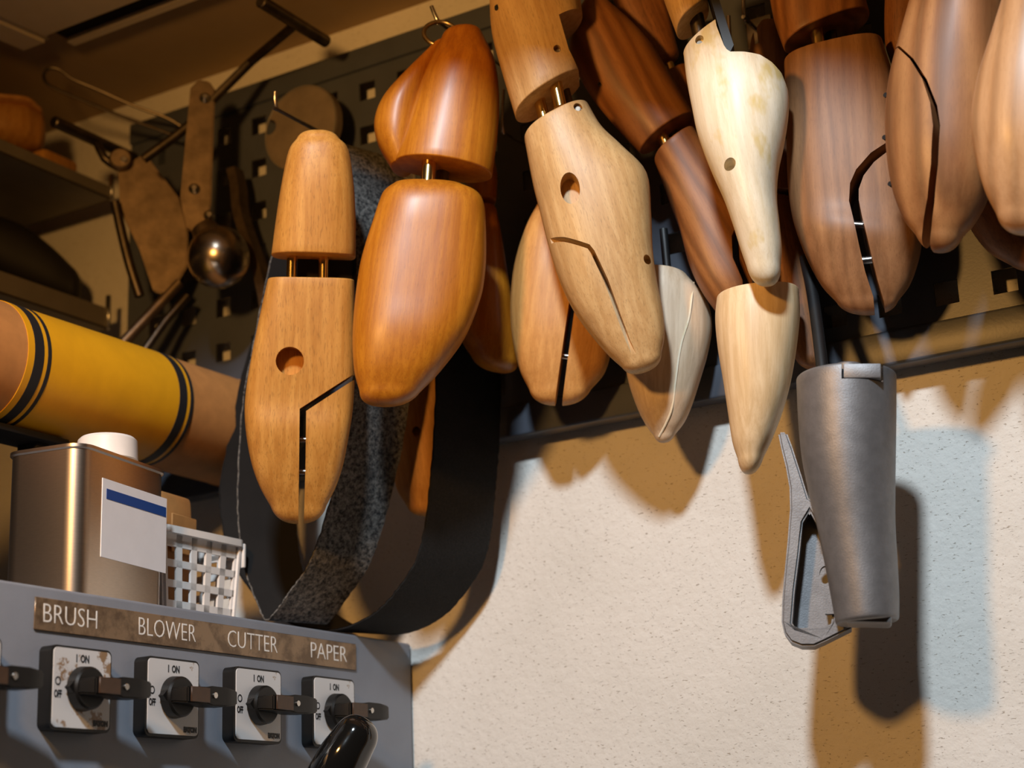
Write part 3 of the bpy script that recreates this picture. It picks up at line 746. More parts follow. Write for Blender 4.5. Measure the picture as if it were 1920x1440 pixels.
# --- split-toe tree behind it
def split_toe():
    F, o = tree('shoe_tree', 1050, 600, -0.058, 'golden tan split-toe shoe tree half hidden behind the middle beech tree', (0.10, -1))
    body = loftm(F, [(1015, 372, 1085, 392, 14, 18), (985, 430, 1115, 440, 18, 22), (964, 500, 1140, 505, 21, 22), (957, 570, 1150, 575, 21, 22), (960, 630, 1148, 640, 20, 20), (973, 690, 1136, 695, 16, 16), (992, 730, 1108, 730, 12, 12)], cap0=5, cap1=12, nf=2.6)
    big = F.poly([(1082, 500), (1067, 587), (1036, 790), (1200, 790), (1200, 500)])
    small = F.poly([(1096, 500), (1079, 587), (1050, 790), (1200, 790), (1200, 500)])
    part('toe_half', boolean(body.copy(), small, 'INTERSECT'), 'beech_tan', o)
    part('toe_half', boolean(body, big), 'beech_tan', o)
    part('expander_pin', cylm(F.p3(1048, 672, -0.008), F.p3(1074, 676, -0.008), 0.0022, seg=14), 'steel', o)
    pipe(F, (1050, 330), (1052, 385), 0.0035, 0, o)
    part('heel', loftm(F, [(1010, 250, 1085, 250, 18, 18), (1005, 300, 1090, 300, 20, 20), (1010, 335, 1090, 340, 20, 20)], cap0=10), 'beech_tan', o)
split_toe()
# --- pale last with a thin seam
def pale_seam_last():
    F, o = tree('shoe_last', 1255, 660, -0.052, 'pale maple last with a thin light seam, below the middle beech tree tip', (0.02, -1), cat='shoe last')
    me = loftm(F, [(1190, 514, 1290, 522, 22, 22), (1178, 560, 1325, 562, 23, 22), (1172, 610, 1335, 610, 23, 22), (1170, 660, 1328, 660, 23, 22), (1178, 715, 1312, 715, 21, 21), (1193, 760, 1298, 758, 19, 19), (1210, 795, 1284, 790, 13, 13), (1226, 817, 1266, 814, 7, 7)], cap0=0, cap1=5.5, nf=2.1)
    part('body', me, 'maple_pale', o)
    pts = []
    for x, y in [(1301, 538), (1298, 570), (1292, 615), (1280, 655), (1273, 690), (1267, 735), (1261, 775), (1250, 800), (1236, 822)]:
        c = F.p(x, y); pts.append((c.x, surf(me, c) - 0.0001, c.y))
    part('seam_line', tubem(pts, 0.00075, seg=6, sm=4), 'cream_paint', o)
    part('hanging_rod', cylm(F.p3(1244, 430, 0), F.p3(1252, 516, 0), 0.003), 'black_metal', o)
pale_seam_last()
# --- brown figured tree
def brown_tree():
    F, o = tree('shoe_tree', 1230, 260, -0.070, 'figured reddish brown shoe tree leaning behind the cream last', (-0.55, -1))
    me = loftm(F, [(1086, 30, 1140, 4, 15, 18), (1068, 82, 1186, 44, 19, 17), (1078, 128, 1222, 84, 19, 17), (1112, 185, 1252, 132, 19, 17), (1152, 234, 1277, 175, 19, 17), (1198, 283, 1300, 214, 19, 17)], cap0=8, nf=2.0, nb=2.2)
    part('heel', me, 'cherry', o)
    screw(F, me, 1127, 172, 0.0018, o, mat='dark_steel')
    body = loftm(F, [(1228, 303, 1303, 247, 19, 17), (1242, 340, 1335, 292, 19, 17), (1258, 386, 1370, 350, 19, 17), (1275, 432, 1400, 412, 19, 17), (1292, 495, 1424, 480, 19, 14), (1315, 545, 1432, 535, 18, 11), (1345, 588, 1428, 580, 13, 9)], cap1=10, nf=2.6)
    big = F.poly([(1460, 380), (1385, 425), (1371, 460), (1373, 500), (1391, 540), (1400, 640), (1500, 640), (1500, 380)])
    small = F.poly([(1460, 395), (1396, 434), (1384, 462), (1386, 498), (1404, 540), (1414, 640), (1500, 640), (1500, 395)])
    part('toe_half', boolean(body.copy(), small, 'INTERSECT'), 'cherry', o)
    part('forepart', boolean(body, big), 'cherry', o)
    pipe(F, (1232, 235), (1252, 282), 0.0042, -0.004, o); pipe(F, (1255, 228), (1272, 270), 0.0038, 0.006, o, 'dark_steel')
brown_tree()
# --- cream last with hinge strap
def cream_last():
    F, o = tree('shoe_last', 1390, 280, -0.120, 'cream coloured last with yellow stains, one drilled hole and black hinge strap', (-0.20, -1), cat='shoe last')
    heel = loftm(F, [(1225, -80, 1305, -95, 17, 17), (1236, -30, 1318, -50, 19, 19), (1247, 5, 1325, -12, 20, 20), (1268, 62, 1329, 12, 20, 20)], nf=2.4)
    hc = hole_cut(F, 1293, 6, 5, 5, 0.005, heel)
    part('heel', boolean(heel, hc), 'beech_light', o)
    c = F.p(1293, 6); part('screw', cylm((c.x, -0.0150, c.y), (c.x, -0.0188, c.y), 0.0018, seg=12), 'steel', o)
    body = loftm(F, [(1282, 104, 1400, 26, 19, 19), (1286, 140, 1446, 62, 22, 22), (1291, 170, 1468, 108, 24, 21), (1298, 205, 1477, 158, 26, 21), (1307, 248, 1479, 210, 27, 21), (1322, 292, 1471, 268, 27, 21), (1340, 335, 1460, 322, 26, 21), (1358, 375, 1457, 372, 24, 21), (1374, 420, 1462, 420, 21, 21), (1388, 465, 1466, 465, 17, 17), (1400, 500, 1464, 500, 13, 13)], cap1=13, nf=2.1, nb=2.1, sub=6)
    body = boolean(body, F.poly([(1338, 30), (1346, 74), (1360, 113), (1365, 121), (1372, 126), (1398, 126), (1426, 129), (1448, 139), (1466, 153), (1476, 172), (1520, 190), (1560, 90), (1500, -20)]))
    h1 = hole_cut(F, 1371, 333, 11, 11, 0.014, body); h2 = hole_cut(F, 1314, 96, 8, 8, 0.006, body)
    body = boolean(body, h1); body = boolean(body, h2)
    part('body', body, 'cream_paint', o)
    c = F.p(1314, 98); y = surf(body, c); part('screw', cylm((c.x, y + 0.001, c.y), (c.x, y - 0.002, c.y), 0.0020, seg=12), 'dark_steel', o)
    pipe(F, (1305, 30), (1318, 90), 0.0052, 0.0, o, 'dark_steel')
    bm = bmesh.new()
    pts = [F.p(1322, -20), F.p(1334, -26), F.p(1378, 112), F.p(1370, 128), F.p(1362, 118)]
    b = prism([tuple(p) for p in pts], -0.022, 0.004); part('hinge_strap', bm_mesh(b), 'black_metal', o)
cream_last()
# --- pale toe below
def pale_toe():
    F, o = tree('shoe_last', 1420, 700, -0.082, 'smooth pale yellow toe form hanging lowest beside the aluminium holder', (-0.02, -1), cat='shoe last')
    me = loftm(F, [(1344, 562, 1498, 545, 24, 17), (1341, 600, 1500, 590, 26, 17), (1346, 655, 1494, 650, 27, 17), (1356, 715, 1483, 715, 26, 17), (1365, 775, 1468, 770, 23, 17), (1373, 828, 1448, 822, 18, 18), (1383, 860, 1432, 856, 13, 13)], cap1=11, nf=2.2, nb=2.2)
    part('body', me, 'maple_toe', o)
    part('hanging_rod', cylm(F.p3(1420, 480, 0.006), F.p3(1422, 552, 0.006), 0.004), 'black_metal', o)
pale_toe()
def rear_brown():
    F, o = tree('shoe_tree', 1490, 590, -0.040, 'shaded brown shoe tree hidden behind the smooth pale toe form', (-0.15, -1))
    me = loftm(F, [(1430, 380, 1490, 380, 9, 9), (1428, 460, 1510, 460, 10, 10), (1440, 540, 1528, 540, 10, 10), (1462, 620, 1542, 620, 10, 10), (1490, 670, 1546, 668, 9, 9)], cap0=5, cap1=9, nf=2.3)
    part('forepart', me, 'brown_wood', o)
    part('heel', loftm(F, [(1425, 275, 1490, 275, 9, 9), (1424, 320, 1490, 320, 10, 10), (1428, 360, 1490, 360, 10, 10)], cap0=5), 'brown_wood', o)
    pipe(F, (1458, 350), (1460, 385), 0.0035, 0, o)
rear_brown()
# --- broad cherry tree with curved slit
def broad_tree():
    F, o = tree('shoe_tree', 1580, 330, -0.068, 'broad cherry shoe tree with curved slit, right of the cream last', (-0.05, -1))
    me = loftm(F, [(1428, -80, 1600, -110, 23, 23), (1440, -20, 1612, -50, 23, 23), (1452, 40, 1620, -12, 23, 23), (1469, 90, 1630, 24, 23, 23)], nf=2.4)
    part('heel', me, 'cherry', o)
    body = loftm(F, [(1471, 124, 1655, 82, 23, 23), (1473, 180, 1676, 150, 23, 23), (1475, 260, 1700, 250, 23, 23), (1477, 340, 1722, 345, 23, 23), (1483, 395, 1730, 410, 23, 23), (1496, 443, 1728, 462, 25, 25), (1516, 492, 1720, 498, 21, 21), (1540, 535, 1706, 534, 16, 16), (1568, 566, 1684, 564, 11, 11)], cap1=9, nf=3.0, nb=2.2)
    big = F.poly([(1760, 240), (1700, 268), (1665, 289), (1634, 311), (1607, 342), (1596, 367), (1594, 400), (1601, 429), (1612, 479), (1623, 524), (1638, 566), (1645, 640), (1800, 640), (1800, 240)])
    small = F.poly([(1760, 262), (1700, 288), (1665, 307), (1640, 328), (1621, 353), (1612, 378), (1612, 398), (1618, 429), (1632, 485), (1646, 538), (1658, 574), (1668, 640), (1800, 640), (1800, 262)])
    part('toe_half', boolean(body.copy(), small, 'INTERSECT'), 'cherry_pale', o)
    part('forepart', boolean(body, big), 'cherry_pale', o)
    for (a, b) in (((1592, 429), (1626, 431)), ((1610, 497), (1646, 493))):
        part('expander_pin', cylm(F.p3(*a, -0.008), F.p3(*b, -0.008), 0.0026, seg=14), 'steel', o)
    pipe(F, (1530, 50), (1538, 115), 0.0046, -0.008, o); pipe(F, (1556, 45), (1560, 105), 0.0042, 0.004, o, 'dark_steel')
broad_tree()
# --- cedar tree in front of it, seen half from the side
def cedar_tree():
    F, o = tree('shoe_tree', 1760, 250, -0.120, 'striped cedar shoe tree with long curved split, second from the right edge', (0.03, -1), yaw=-14)
    body = loftm(F, [(1728, -80, 1905, -80, 22, 24), (1713, -10, 1890, -10, 25, 28), (1690, 75, 1884, 75, 27, 30), (1671, 150, 1880, 150, 28, 30), (1663, 225, 1876, 225, 28, 30), (1666, 295, 1868, 295, 27, 28), (1676, 360, 1852, 360, 23, 25), (1695, 412, 1828, 410, 17, 19), (1718, 442, 1804, 440, 12, 13)], cap1=11, nf=2.1, nb=2.2)
    L = [(1650, 96), (1698, 108), (1729, 139), (1754, 178), (1769, 222), (1774, 264), (1768, 333), (1757, 389), (1745, 425), (1735, 455), (1728, 520)]
    R_ = [(1640, 92), (1702, 106), (1736, 139), (1763, 180), (1782, 228), (1787, 264), (1781, 333), (1769, 397), (1760, 430), (1750, 468), (1744, 520)]
    big = F.poly(L + R_[::-1]) if False else None
    ol = F.poly(R_ + [(1550, 520), (1550, 92)]); il = F.poly(L + [(1550, 520), (1550, 96)])
    half = boolean(body.copy(), il, 'INTERSECT'); main = boolean(body, ol)
    part('forepart', main, 'cedar', o); part('side_half', half, 'cedar', o)
    for y in (189, 267, 350):
        p = [(1672, 189), (1669, 267), (1676, 350)][(189, 267, 350).index(y)]
        c = F.p(*p); yy = surf(half, c); part('hole_dark', cylm((c.x, yy + 0.003, c.y), (c.x - 0.0006, yy - 0.0003, c.y), 0.0016, seg=10), 'black_hole', o)  # black discs on the surface, painted darkness of small drilled holes
cedar_tree()
def right_edge_tree():
    F, o = tree('shoe_tree', 1930, 220, -0.150, 'pale knotty shoe tree cut off by the right picture edge', (0.05, -1), yaw=-5)
    me = loftm(F, [(1900, -60, 2010, -60, 22, 22), (1882, 0, 2020, 0, 25, 25), (1857, 80, 2030, 80, 28, 28), (1832, 160, 2036, 160, 30, 30), (1822, 235, 2038, 235, 30, 30), (1829, 295, 2030, 295, 28, 28), (1846, 357, 2010, 357, 22, 22), (1868, 402, 1980, 402, 15, 15)], cap1=12, nf=2.2)
    part('forepart', me, 'beech_pale_knot', o)
    part('heel', loftm(F, [(1905, -180, 2010, -180, 20, 20), (1898, -120, 2015, -120, 24, 24), (1900, -85, 2012, -85, 24, 24)], cap0=8), 'beech_pale_knot', o)
    pipe(F, (1955, -95), (1955, -55), 0.004, 0, o)
M['beech_pale_knot'] = wood('beech_pale_knot', lin(184, 140, 98), lin(206, 164, 122), 0.42, 0.15, fleck=0.15, rings=0.5, dirt=0.3, off=(9, 2, 1), ringscale=18)
right_edge_tree()
def dark_lower_tree():
    F, o = tree('shoe_tree', 1880, 440, -0.062, 'dark brown shoe tree in shade below the two rightmost trees', (-0.5, -1))
    me = loftm(F, [(1785, 300, 1900, 285, 15, 15), (1792, 360, 1930, 330, 18, 18), (1815, 420, 1955, 385, 19, 19), (1850, 468, 1985, 435, 17, 17), (1895, 496, 2005, 472, 12, 12)], cap0=6, cap1=9, nf=2.2)
    part('forepart', me, 'brown_wood', o)
    part('heel', loftm(F, [(1795, 130, 1890, 120, 14, 14), (1790, 190, 1895, 180, 16, 16), (1792, 250, 1895, 245, 16, 16)], cap0=8), 'brown_wood', o)
    pipe(F, (1842, 235), (1844, 300), 0.004, 0, o)
dark_lower_tree()
def rear_orange():
    F, o = tree('shoe_tree', 1690, 40, -0.042, 'orange brown shoe tree heel between the broad cherry tree and the cedar tree', (0.0, -1))
    me = loftm(F, [(1662, -70, 1740, -70, 14, 12), (1660, -20, 1745, -20, 15, 13), (1658, 40, 1740, 40, 15, 13), (1660, 85, 1735, 80, 14, 12), (1668, 112, 1722, 110, 12, 11)], cap1=4, nf=2.2)
    part('heel', me, 'brown_wood', o)
    part('forepart', loftm(F, [(1712, 135, 1765, 135, 11, 11), (1715, 180, 1770, 180, 13, 12), (1718, 220, 1765, 220, 11, 11)], cap1=14), 'brown_wood', o)
    pipe(F, (1722, 95), (1732, 145), 0.004, 0, o)
rear_orange()
def rear_notched():
    F, o = tree('shoe_last', 1440, 90, -0.048, 'small dull wooden last with dark slot between the cream last and broad cherry tree', (0.0, -1), cat='shoe last')
    me = loftm(F, [(1424, 48, 1462, 48, 10, 10), (1410, 72, 1474, 72, 14, 14), (1405, 110, 1485, 110, 16, 16), (1406, 160, 1488, 160, 15, 15), (1415, 205, 1480, 205, 13, 13), (1428, 230, 1468, 230, 9, 9)], cap0=2, cap1=6, nf=2.4)
    cut = ribbon(F, me, [(1417, 30), (1417, 70), (1421, 98)], 7, 0.3)
    part('body', boolean(me, cut), 'cherry_pale', o)
rear_notched()
def rear_brown_heel():
    F, o = tree('shoe_tree', 1215, 30, -0.046, 'dark brown shoe tree heel behind the top of the figured brown tree', (-0.45, -1))
    me = loftm(F, [(1120, -70, 1215, -110, 9, 9), (1140, -20, 1232, -60, 9, 9), (1165, 30, 1250, -5, 9, 9), (1200, 85, 1262, 55, 9, 9), (1228, 118, 1272, 95, 9, 9)], cap1=6, nf=2.2)
    part('heel', me, 'brown_wood', o)
    part('forepart', loftm(F, [(1236, 150, 1290, 125, 9, 9), (1255, 200, 1325, 170, 9, 9), (1290, 260, 1340, 240, 9, 9)], cap1=10), 'brown_wood', o)
    pipe(F, (1248, 100), (1262, 145), 0.0035, 0, o)
rear_brown_heel()
def toe_behind_belts():
    F, o = tree('shoe_last', 785, 870, -0.045, 'tan last with one small hole seen between the grey and black sanding belts', (-0.12, -1), cat='shoe last')
    me = loftm(F, [(742, 700, 832, 700, 12, 12), (738, 760, 842, 760, 15, 15), (734, 810, 848, 810, 17, 17), (735, 850, 850, 850, 17, 17), (742, 912, 846, 912, 14, 14), (762, 948, 832, 948, 10, 10)], cap0=4, cap1=8, nf=2.1)
    h = hole_cut(F, 781, 819, 7.5, 9.5, 0.008, me)
    part('body', boolean(me, h), 'beech_tan', o)
toe_behind_belts()
#@@MISC

# ================================================================== aluminium holder
def holder():
    F = Frame(1590, 940, -0.100, (0.0, -1))
    o = empty('cast_holder', F.mw, 'cast aluminium tapered holder with looped arm hanging under the pegboard', 'holder')
    me = loftm(F, [(1493, 716, 1681, 706, 33, 33), (1496, 780, 1681, 775, 33, 33), (1502, 850, 1680, 846, 32, 32), (1514, 915, 1679, 912, 30, 30), (1531, 985, 1679, 982, 27, 27), (1546, 1055, 1683, 1050, 25, 25), (1558, 1120, 1686, 1112, 24, 24), (1566, 1166, 1686, 1156, 23, 23)], nf=2.0, nb=2.0, bev=0.0022)
    notch = F.poly([(1580, 690), (1580, 736), (1656, 734), (1656, 690)], -0.06, -0.012)
    bore = loft(F, [(1508, 690, 1668, 682, 28, 28), (1508, 740, 1668, 732, 28, 28), (1520, 800, 1664, 796, 26, 26)], nf=2, nb=2)
    me = boolean(me, bore); me = boolean(me, notch)
    part('cup', me, 'alu', o)
    a, b = F.p3(1583, 733, -0.0305), F.p3(1652, 706, -0.012)
    part('clamp_block', boxm(Vector((a.x, -0.031, a.z)), Vector((b.x, -0.012, b.z)), 0.0008), 'alu', o)
    part('bolt_head', cylm(F.p3(1592, 712, -0.014), F.p3(1592, 695, -0.014), 0.0088, seg=28, bev=0.001), 'alu', o)
    part('bottom_lip', boxm(F.p3(1585, 1172, -0.015), F.p3(1672, 1158, 0.012), 0.002), 'alu', o)
    out = [(1456, 800), (1462, 830), (1471, 866), (1478, 905), (1479, 945), (1474, 1010), (1468, 1070), (1464, 1120), (1463, 1160), (1468, 1182), (1480, 1198), (1500, 1206), (1525, 1206), (1545, 1197), (1595, 1172), (1600, 1100), (1560, 1000), (1530, 935), (1514, 925), (1500, 880), (1484, 830), (1473, 800)]
    p = prism([tuple(F.p(*q)) for q in out], 0.014, 0.036)
    arm = bm_mesh(p)
    win = F.poly([(1503, 972), (1516, 950), (1530, 975), (1552, 1060), (1560, 1140), (1557, 1163), (1545, 1170), (1490, 1172), (1483, 1162), (1488, 1100), (1497, 1030)])
    arm = boolean(arm, win)
    bm = bmesh.new(); bm.from_mesh(arm)
    bmesh.ops.bevel(bm, geom=[e for e in bm.edges if len(e.link_faces) == 2 and e.calc_face_angle(0) > 1.2], offset=0.0014, segments=3, affect='EDGES')
    part('loop_arm', bm, 'alu', o)
    part('channel_web', bm_mesh(prism([tuple(F.p(*q)) for q in [(1490, 975), (1515, 935), (1545, 985), (1575, 1060), (1575, 1160), (1545, 1180), (1478, 1180), (1474, 1150), (1480, 1060)]], 0.030, 0.0345)), 'alu', o)
    pl = bm_mesh(prism([tuple(F.p(*q)) for q in [(1531, 1042), (1538, 1034), (1575, 1034), (1575, 1146), (1546, 1146)]], 0.012, 0.018))
    hc = F.poly([(1546 + 11 * math.cos(t), 1072 + 17 * math.sin(t)) for t in [2 * math.pi * k / 20 for k in range(20)]])
    part('bracket', boolean(pl, hc), 'alu', o)
    part('hanging_rod', tubem([F.p3(1503, 430, 0.056), F.p3(1520, 520, 0.040), F.p3(1543, 700, 0.008), F.p3(1548, 780, 0)], 0.0040, seg=14), 'black_metal', o)
holder()
# ================================================================== hooks
def straight_hook(label, tip, bend, Y, r=0.0016):
    b = atY(*bend, Y); t = atY(*tip, Y - 0.004)
    return peg_hook(label, [Vector((b.x, PEGY, b.z)), Vector((b.x, PEGY - 0.03, b.z)), Vector((b.x, Y + 0.008, b.z)), b, b * 0.5 + t * 0.5 + Vector((0, -0.001, 0)), t], r)
straight_hook('chrome wire hook with upturned tip above the far left tan tree', (516, 172), (519, 204), -0.185)
straight_hook('steel wire hook through the ring of the glossy amber tree', (809, 12), (823, 42), -0.136)
straight_hook('steel wire hook in the gap between the glossy amber tree and middle beech tree', (944, 168), (943, 246), -0.075, 0.0013)
straight_hook('chrome wire hook right of the cream last strap', (1366, 30), (1373, 116), -0.050, 0.0015)
straight_hook('brass tinted wire hook above the small slotted last', (1394, -60), (1396, 34), -0.046, 0.0016)
# ================================================================== left shelves and ceiling unit
def shelf(zb, h, label):
    e = Vector((-0.30, -0.032, zb))
    o = empty('metal_shelf', e, label, 'shelf', 'grey metal shelves at the left')
    part('board', boxm((-0.5, -0.75, 0.0), (0.0, 0.0, 0.0018)), 'shelf_grey', o)
    part('front_lip', boxm((-0.0015, -0.75, 0.0), (0.0, 0.0, h), 0.0004, 1), 'shelf_grey', o)
    part('end_lip', boxm((-0.5, -0.0015, 0.0), (0.0, 0.0, h), 0.0004, 1), 'shelf_grey', o)
    part('corner_strip', boxm((-0.002, -0.002, 0.0), (0.0022, 0.0012, h + 0.012), 0.0004, 1), 'steel', o)
    part('wall_bracket', boxm((-0.42, 0.0, -0.03), (-0.40, 0.032, 0.001)), 'shelf_grey', o)
shelf(atX(212, 376, -0.30).z, 0.013, 'upper grey metal shelf with raised lip at the left edge')
shelf(atX(203, 618, -0.30).z, 0.020, 'lower grey metal shelf with raised lip at the left edge')
def shelf_things():
    F = Frame(40, 245, 0, (0, -1), C=atX(40, 245, -0.345))
    F.p = (lambda G: (lambda px, py: Vector(((G.w(px, py) - G.w(40, 245)).dot(G.p2), (G.w(px, py) - G.w(40, 245)).dot(G.q)))))(F)
    o = empty('wooden_form', F.mw, 'orange brown wooden form lying on the upper shelf', 'wooden form')
    part('body', loftm(F, [(-70, 190, -70, 284, 30, 30), (0, 202, 0, 286, 32, 32), (48, 207, 44, 286, 28, 28), (72, 218, 66, 284, 20, 20)], cap0=5, cap1=8, nf=2.6), 'beech_warm', o)
    part('sole_pad', loftm(F, [(-70, 186, -70, 204, 32, 32), (0, 200, 0, 216, 34, 34), (50, 203, 50, 218, 30, 30), (74, 212, 72, 222, 18, 18)], cap1=4, nf=3), 'beech_tan', o)
    zt = atX(203, 618, -0.30).z
    F2 = Frame(70, 490, 0, (0, -1), C=atX(70, 490, -0.36))
    F2.p = (lambda G: (lambda px, py: Vector(((G.w(px, py) - G.w(70, 490)).dot(G.p2), (G.w(px, py) - G.w(70, 490)).dot(G.q)))))(F2)
    o = empty('black_shoe', F2.mw, 'black shoe lying toe outwards on the lower shelf', 'shoe')
    part('upper', loftm(F2, [(-60, 400, -60, 500, 28, 28), (0, 412, 0, 528, 30, 30), (50, 432, 45, 545, 28, 28), (100, 470, 95, 560, 24, 24), (136, 504, 128, 568, 18, 18)], cap1=11, nf=2.3), 'rubber', o)
    part('sole', loftm(F2, [(-60, 502, -60, 514, 30, 30), (0, 530, 0, 542, 32, 32), (80, 558, 80, 570, 29, 29), (140, 570, 138, 580, 18, 18)], cap1=7, nf=3), 'black_plastic', o)
    c = atX(160, 328, -0.345); c.y -= 0.03; c.z = atX(212, 376, -0.30).z + 0.002
    o = tag(part('wood_block', boxm((-0.03, -0.05, 0), (0.03, -0.008, 0.030), 0.004), 'beech_warm'), 'small orange wooden block on the upper shelf near its end', 'wood block')
    o.location = c
shelf_things()
def ceiling_unit():
    e = atZ(140, 76, 2.2025)
    o = empty('ceiling_unit', (e.x, e.y, 2.2025), 'off-white ceiling appliance with long black air slot, top left corner', 'air conditioner')
    # profile across the wall direction: y runs away from the wall (negative), z down from the ceiling
    def prof(pts, x0, x1, name, mat, bev=0.0):
        bm = bmesh.new()
        A = [bm.verts.new((x0, y, z)) for y, z in pts]; B = [bm.verts.new((x1, y, z)) for y, z in pts]
        bm.faces.new(A); bm.faces.new(B)
        for k in range(len(pts)): bm.faces.new((A[k], A[(k + 1) % len(pts)], B[(k + 1) % len(pts)], B[k]))
        bmesh.ops.recalc_face_normals(bm, faces=bm.faces)
        if bev: bmesh.ops.bevel(bm, geom=bm.edges[:], offset=bev, segments=3, affect='EDGES')
        return part(name, bm, mat, o)
    prof([(0.0, 0.0), (0.0, -0.006), (-0.010, -0.006), (-0.010, 0.0)], 0.0, 0.9, 'rear_rail', 'off_white', 0.001)
    prof([(-0.010, 0.0), (-0.010, -0.002), (-0.034, -0.002), (-0.034, 0.0)], 0.0, 0.9, 'air_slot', 'black_hole')
    prof([(-0.034, 0.0), (-0.034, -0.012), (-0.16, -0.020), (-0.18, 0.0)], 0.0, 0.9, 'front_panel', 'off_white', 0.003)
    prof([(-0.024, 0.0), (-0.024, -0.012), (-0.16, -0.020), (-0.18, 0.0)], -0.036, -0.0012, 'end_cap', 'off_white', 0.005)
ceiling_unit()
# ================================================================== tools on the left of the pegboard
def flat(F, pts, y0, y1, bev=0.0012):
    bm = prism([tuple(F.p(*q)) for q in pts], y0, y1)
    bmesh.ops.dissolve_limit(bm, angle_limit=0.02, verts=bm.verts, edges=bm.edges)
    bmesh.ops.bevel(bm, geom=[e for e in bm.edges if len(e.link_faces) == 2 and e.calc_face_angle(0) > 0.9], offset=bev, segments=2, affect='EDGES')
    return bm
def ball_stretcher():
    F = Frame(385, 300, -0.085)
    o = empty('ball_stretcher', F.mw, 'brown iron ball stretcher with shiny steel ball and T-bar handle', 'shoe stretcher')
    part('arm', flat(F, [(357, 168), (372, 153), (392, 155), (404, 172), (402, 205), (399, 300), (396, 380), (390, 420), (372, 440), (350, 428), (338, 372), (345, 300), (352, 230)], -0.004, 0.004), 'iron', o)
    c = F.p3(410, 487, -0.004)
    bm = bmesh.new(); bmesh.ops.create_uvsphere(bm, u_segments=40, v_segments=24, radius=0.0255)
    for v in bm.verts:
        v.co.z = v.co.z * (1.0 if v.co.z < 0 else 1.08); v.co += c
    part('ball', bm, 'ball_steel', o)
    part('collar', cylm(F.p3(380, 425, 0), F.p3(396, 452, -0.002), 0.010, 0.014), 'iron', o)
    for q in ((384, 188), (364, 358), (392, 408)):
        a = F.p3(*q, -0.004); part('rivet', cylm(a, a + Vector((0, -0.0045, 0)), 0.0048, 0.003, seg=20, bev=0.001), 'steel', o)
    P = atY(556, 44, -0.100)
    part('screw_rod', tubem([F.inv @ P, F.p3(470, 122, -0.006), F.p3(388, 198, 0)], 0.0040, sm=1), 'dark_steel', o)
    part('handle_bar', cylm(F.inv @ (P + Vector((0, -0.046, 0.0))), F.inv @ (P + Vector((0, 0.040, 0))), 0.0052, bev=0.001), 'dark_steel', o)
    part('tail_arm', tubem([F.p3(388, 200, 0.008), F.p3(330, 245, 0.010), F.p3(268, 288, 0.012)], 0.0042, sm=2), 'dark_steel', o)
M['ball_steel'] = plain('ball_steel', (0.50, 0.42, 0.33), 0.26, 1.0, var=0.25, vs=60)
ball_stretcher()
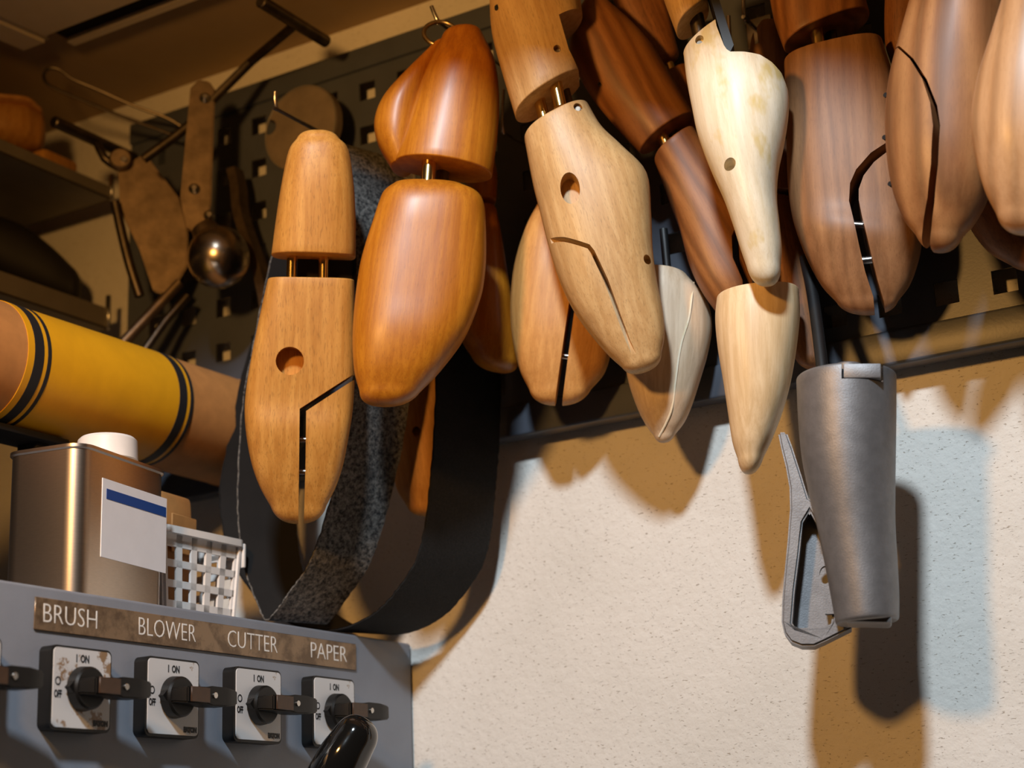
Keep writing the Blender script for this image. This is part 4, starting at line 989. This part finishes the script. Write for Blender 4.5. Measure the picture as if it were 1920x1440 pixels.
def blade_stretcher():
    F = Frame(285, 420, -0.070)
    o = empty('blade_stretcher', F.mw, 'brown iron stretching pliers with broad flat blade, left of the ball stretcher', 'shoe stretcher')
    part('blade', flat(F, [(222, 318), (272, 290), (335, 372), (352, 430), (352, 500), (318, 556), (288, 548), (262, 470), (225, 392)], -0.003, 0.003), 'iron', o)
    c = F.p3(226, 306, -0.002); part('hub', cylm(c, c + Vector((0, -0.010, 0)), 0.0095, seg=28, bev=0.0015), 'iron', o)
    part('hub_screw', cylm(c + Vector((0.003, -0.009, -0.002)), c + Vector((0.003, -0.0125, -0.002)), 0.003, seg=14, bev=0.0006), 'steel', o)
    part('curved_arm', tubem([F.p3(216, 384, -0.006), F.p3(228, 440, -0.006), F.p3(243, 500, -0.006), F.p3(262, 560, -0.006)], 0.0042), 'dark_steel', o)
    part('strut', tubem([F.p3(336, 530, 0.0), F.p3(290, 580, 0.0), F.p3(215, 660, 0.0)], 0.0048, sm=1), 'iron', o)
    part('strut', tubem([F.p3(352, 552, 0.004), F.p3(310, 600, 0.004), F.p3(262, 668, 0.004)], 0.0038, sm=1), 'dark_steel', o)
    P = atY(180, 264, -0.100)
    part('handle_bar', cylm(F.inv @ (P + Vector((0, -0.050, 0))), F.inv @ (P + Vector((0, 0.048, 0))), 0.0050, bev=0.001), 'dark_steel', o)
    part('handle_neck', tubem([F.inv @ P, F.p3(196, 300, -0.004), F.p3(218, 312, 0.0)], 0.0038, sm=2), 'dark_steel', o)
blade_stretcher()
def wire_loop():
    pts = [(350, 244), (312, 221), (250, 198), (180, 167), (137, 149), (112, 131), (92, 128), (82, 143), (95, 162), (150, 186), (230, 219), (290, 240), (332, 256)]
    P = [atY(x, y, -0.120 + 0.085 * (x - 82) / 270) for x, y in pts]
    base = P[0]
    tag(part('wire_loop_hanger', tubem([p - base for p in P], 0.0015, seg=8), 'dark_steel'), 'long bent wire loop sticking out over the left tools', 'hanger').location = base
wire_loop()
def round_pad():
    c = atY(570, 243, -0.050)
    o = empty('round_pad', c, 'round dull leather disc with one small hole behind the far left tree', 'leather disc')
    me = bm_mesh(cylm((0, 0.005, 0), (0, -0.005, 0), 0.0375, seg=64, bev=0.0012))
    h = atY(510, 241, -0.052) - c
    me = boolean(me, cylm((h.x, 0.03, h.z), (h.x, -0.03, h.z), 0.0068, seg=24))
    part('disc', me, 'leather_disc', o)
    bm = bmesh.new(); tube(bm, [Vector((math.cos(t) * 0.0368, -0.0052, math.sin(t) * 0.0368)) for t in [2 * math.pi * k / 48 for k in range(49)]], 0.0007, seg=6, sm=1)
    part('stitched_edge', bm, 'shelf_grey', o)
round_pad()
def bent_strip():
    P = [atY(x, y, -0.045) for x, y in [(440, 318), (447, 350), (452, 400), (468, 450), (486, 500), (500, 560), (506, 620)]]
    o = empty('bent_strip', P[0], 'bent dull steel strip hanging beside the far left tan tree', 'metal strip')
    bm = bmesh.new(); rings = []
    q = catmull([p - P[0] for p in P], 5)
    for p in q: rings.append([bm.verts.new(p + Vector(v)) for v in ((-0.0045, -0.006, 0), (0.0045, -0.006, 0), (0.0045, 0.006, 0), (-0.0045, 0.006, 0))])
    for A, B in zip(rings[:-1], rings[1:]):
        for k in range(4): bm.faces.new((A[k], A[(k + 1) % 4], B[(k + 1) % 4], B[k]))
    bm.faces.new(rings[0]); bm.faces.new(rings[-1])
    part('strip', bm, 'iron', o)
bent_strip()
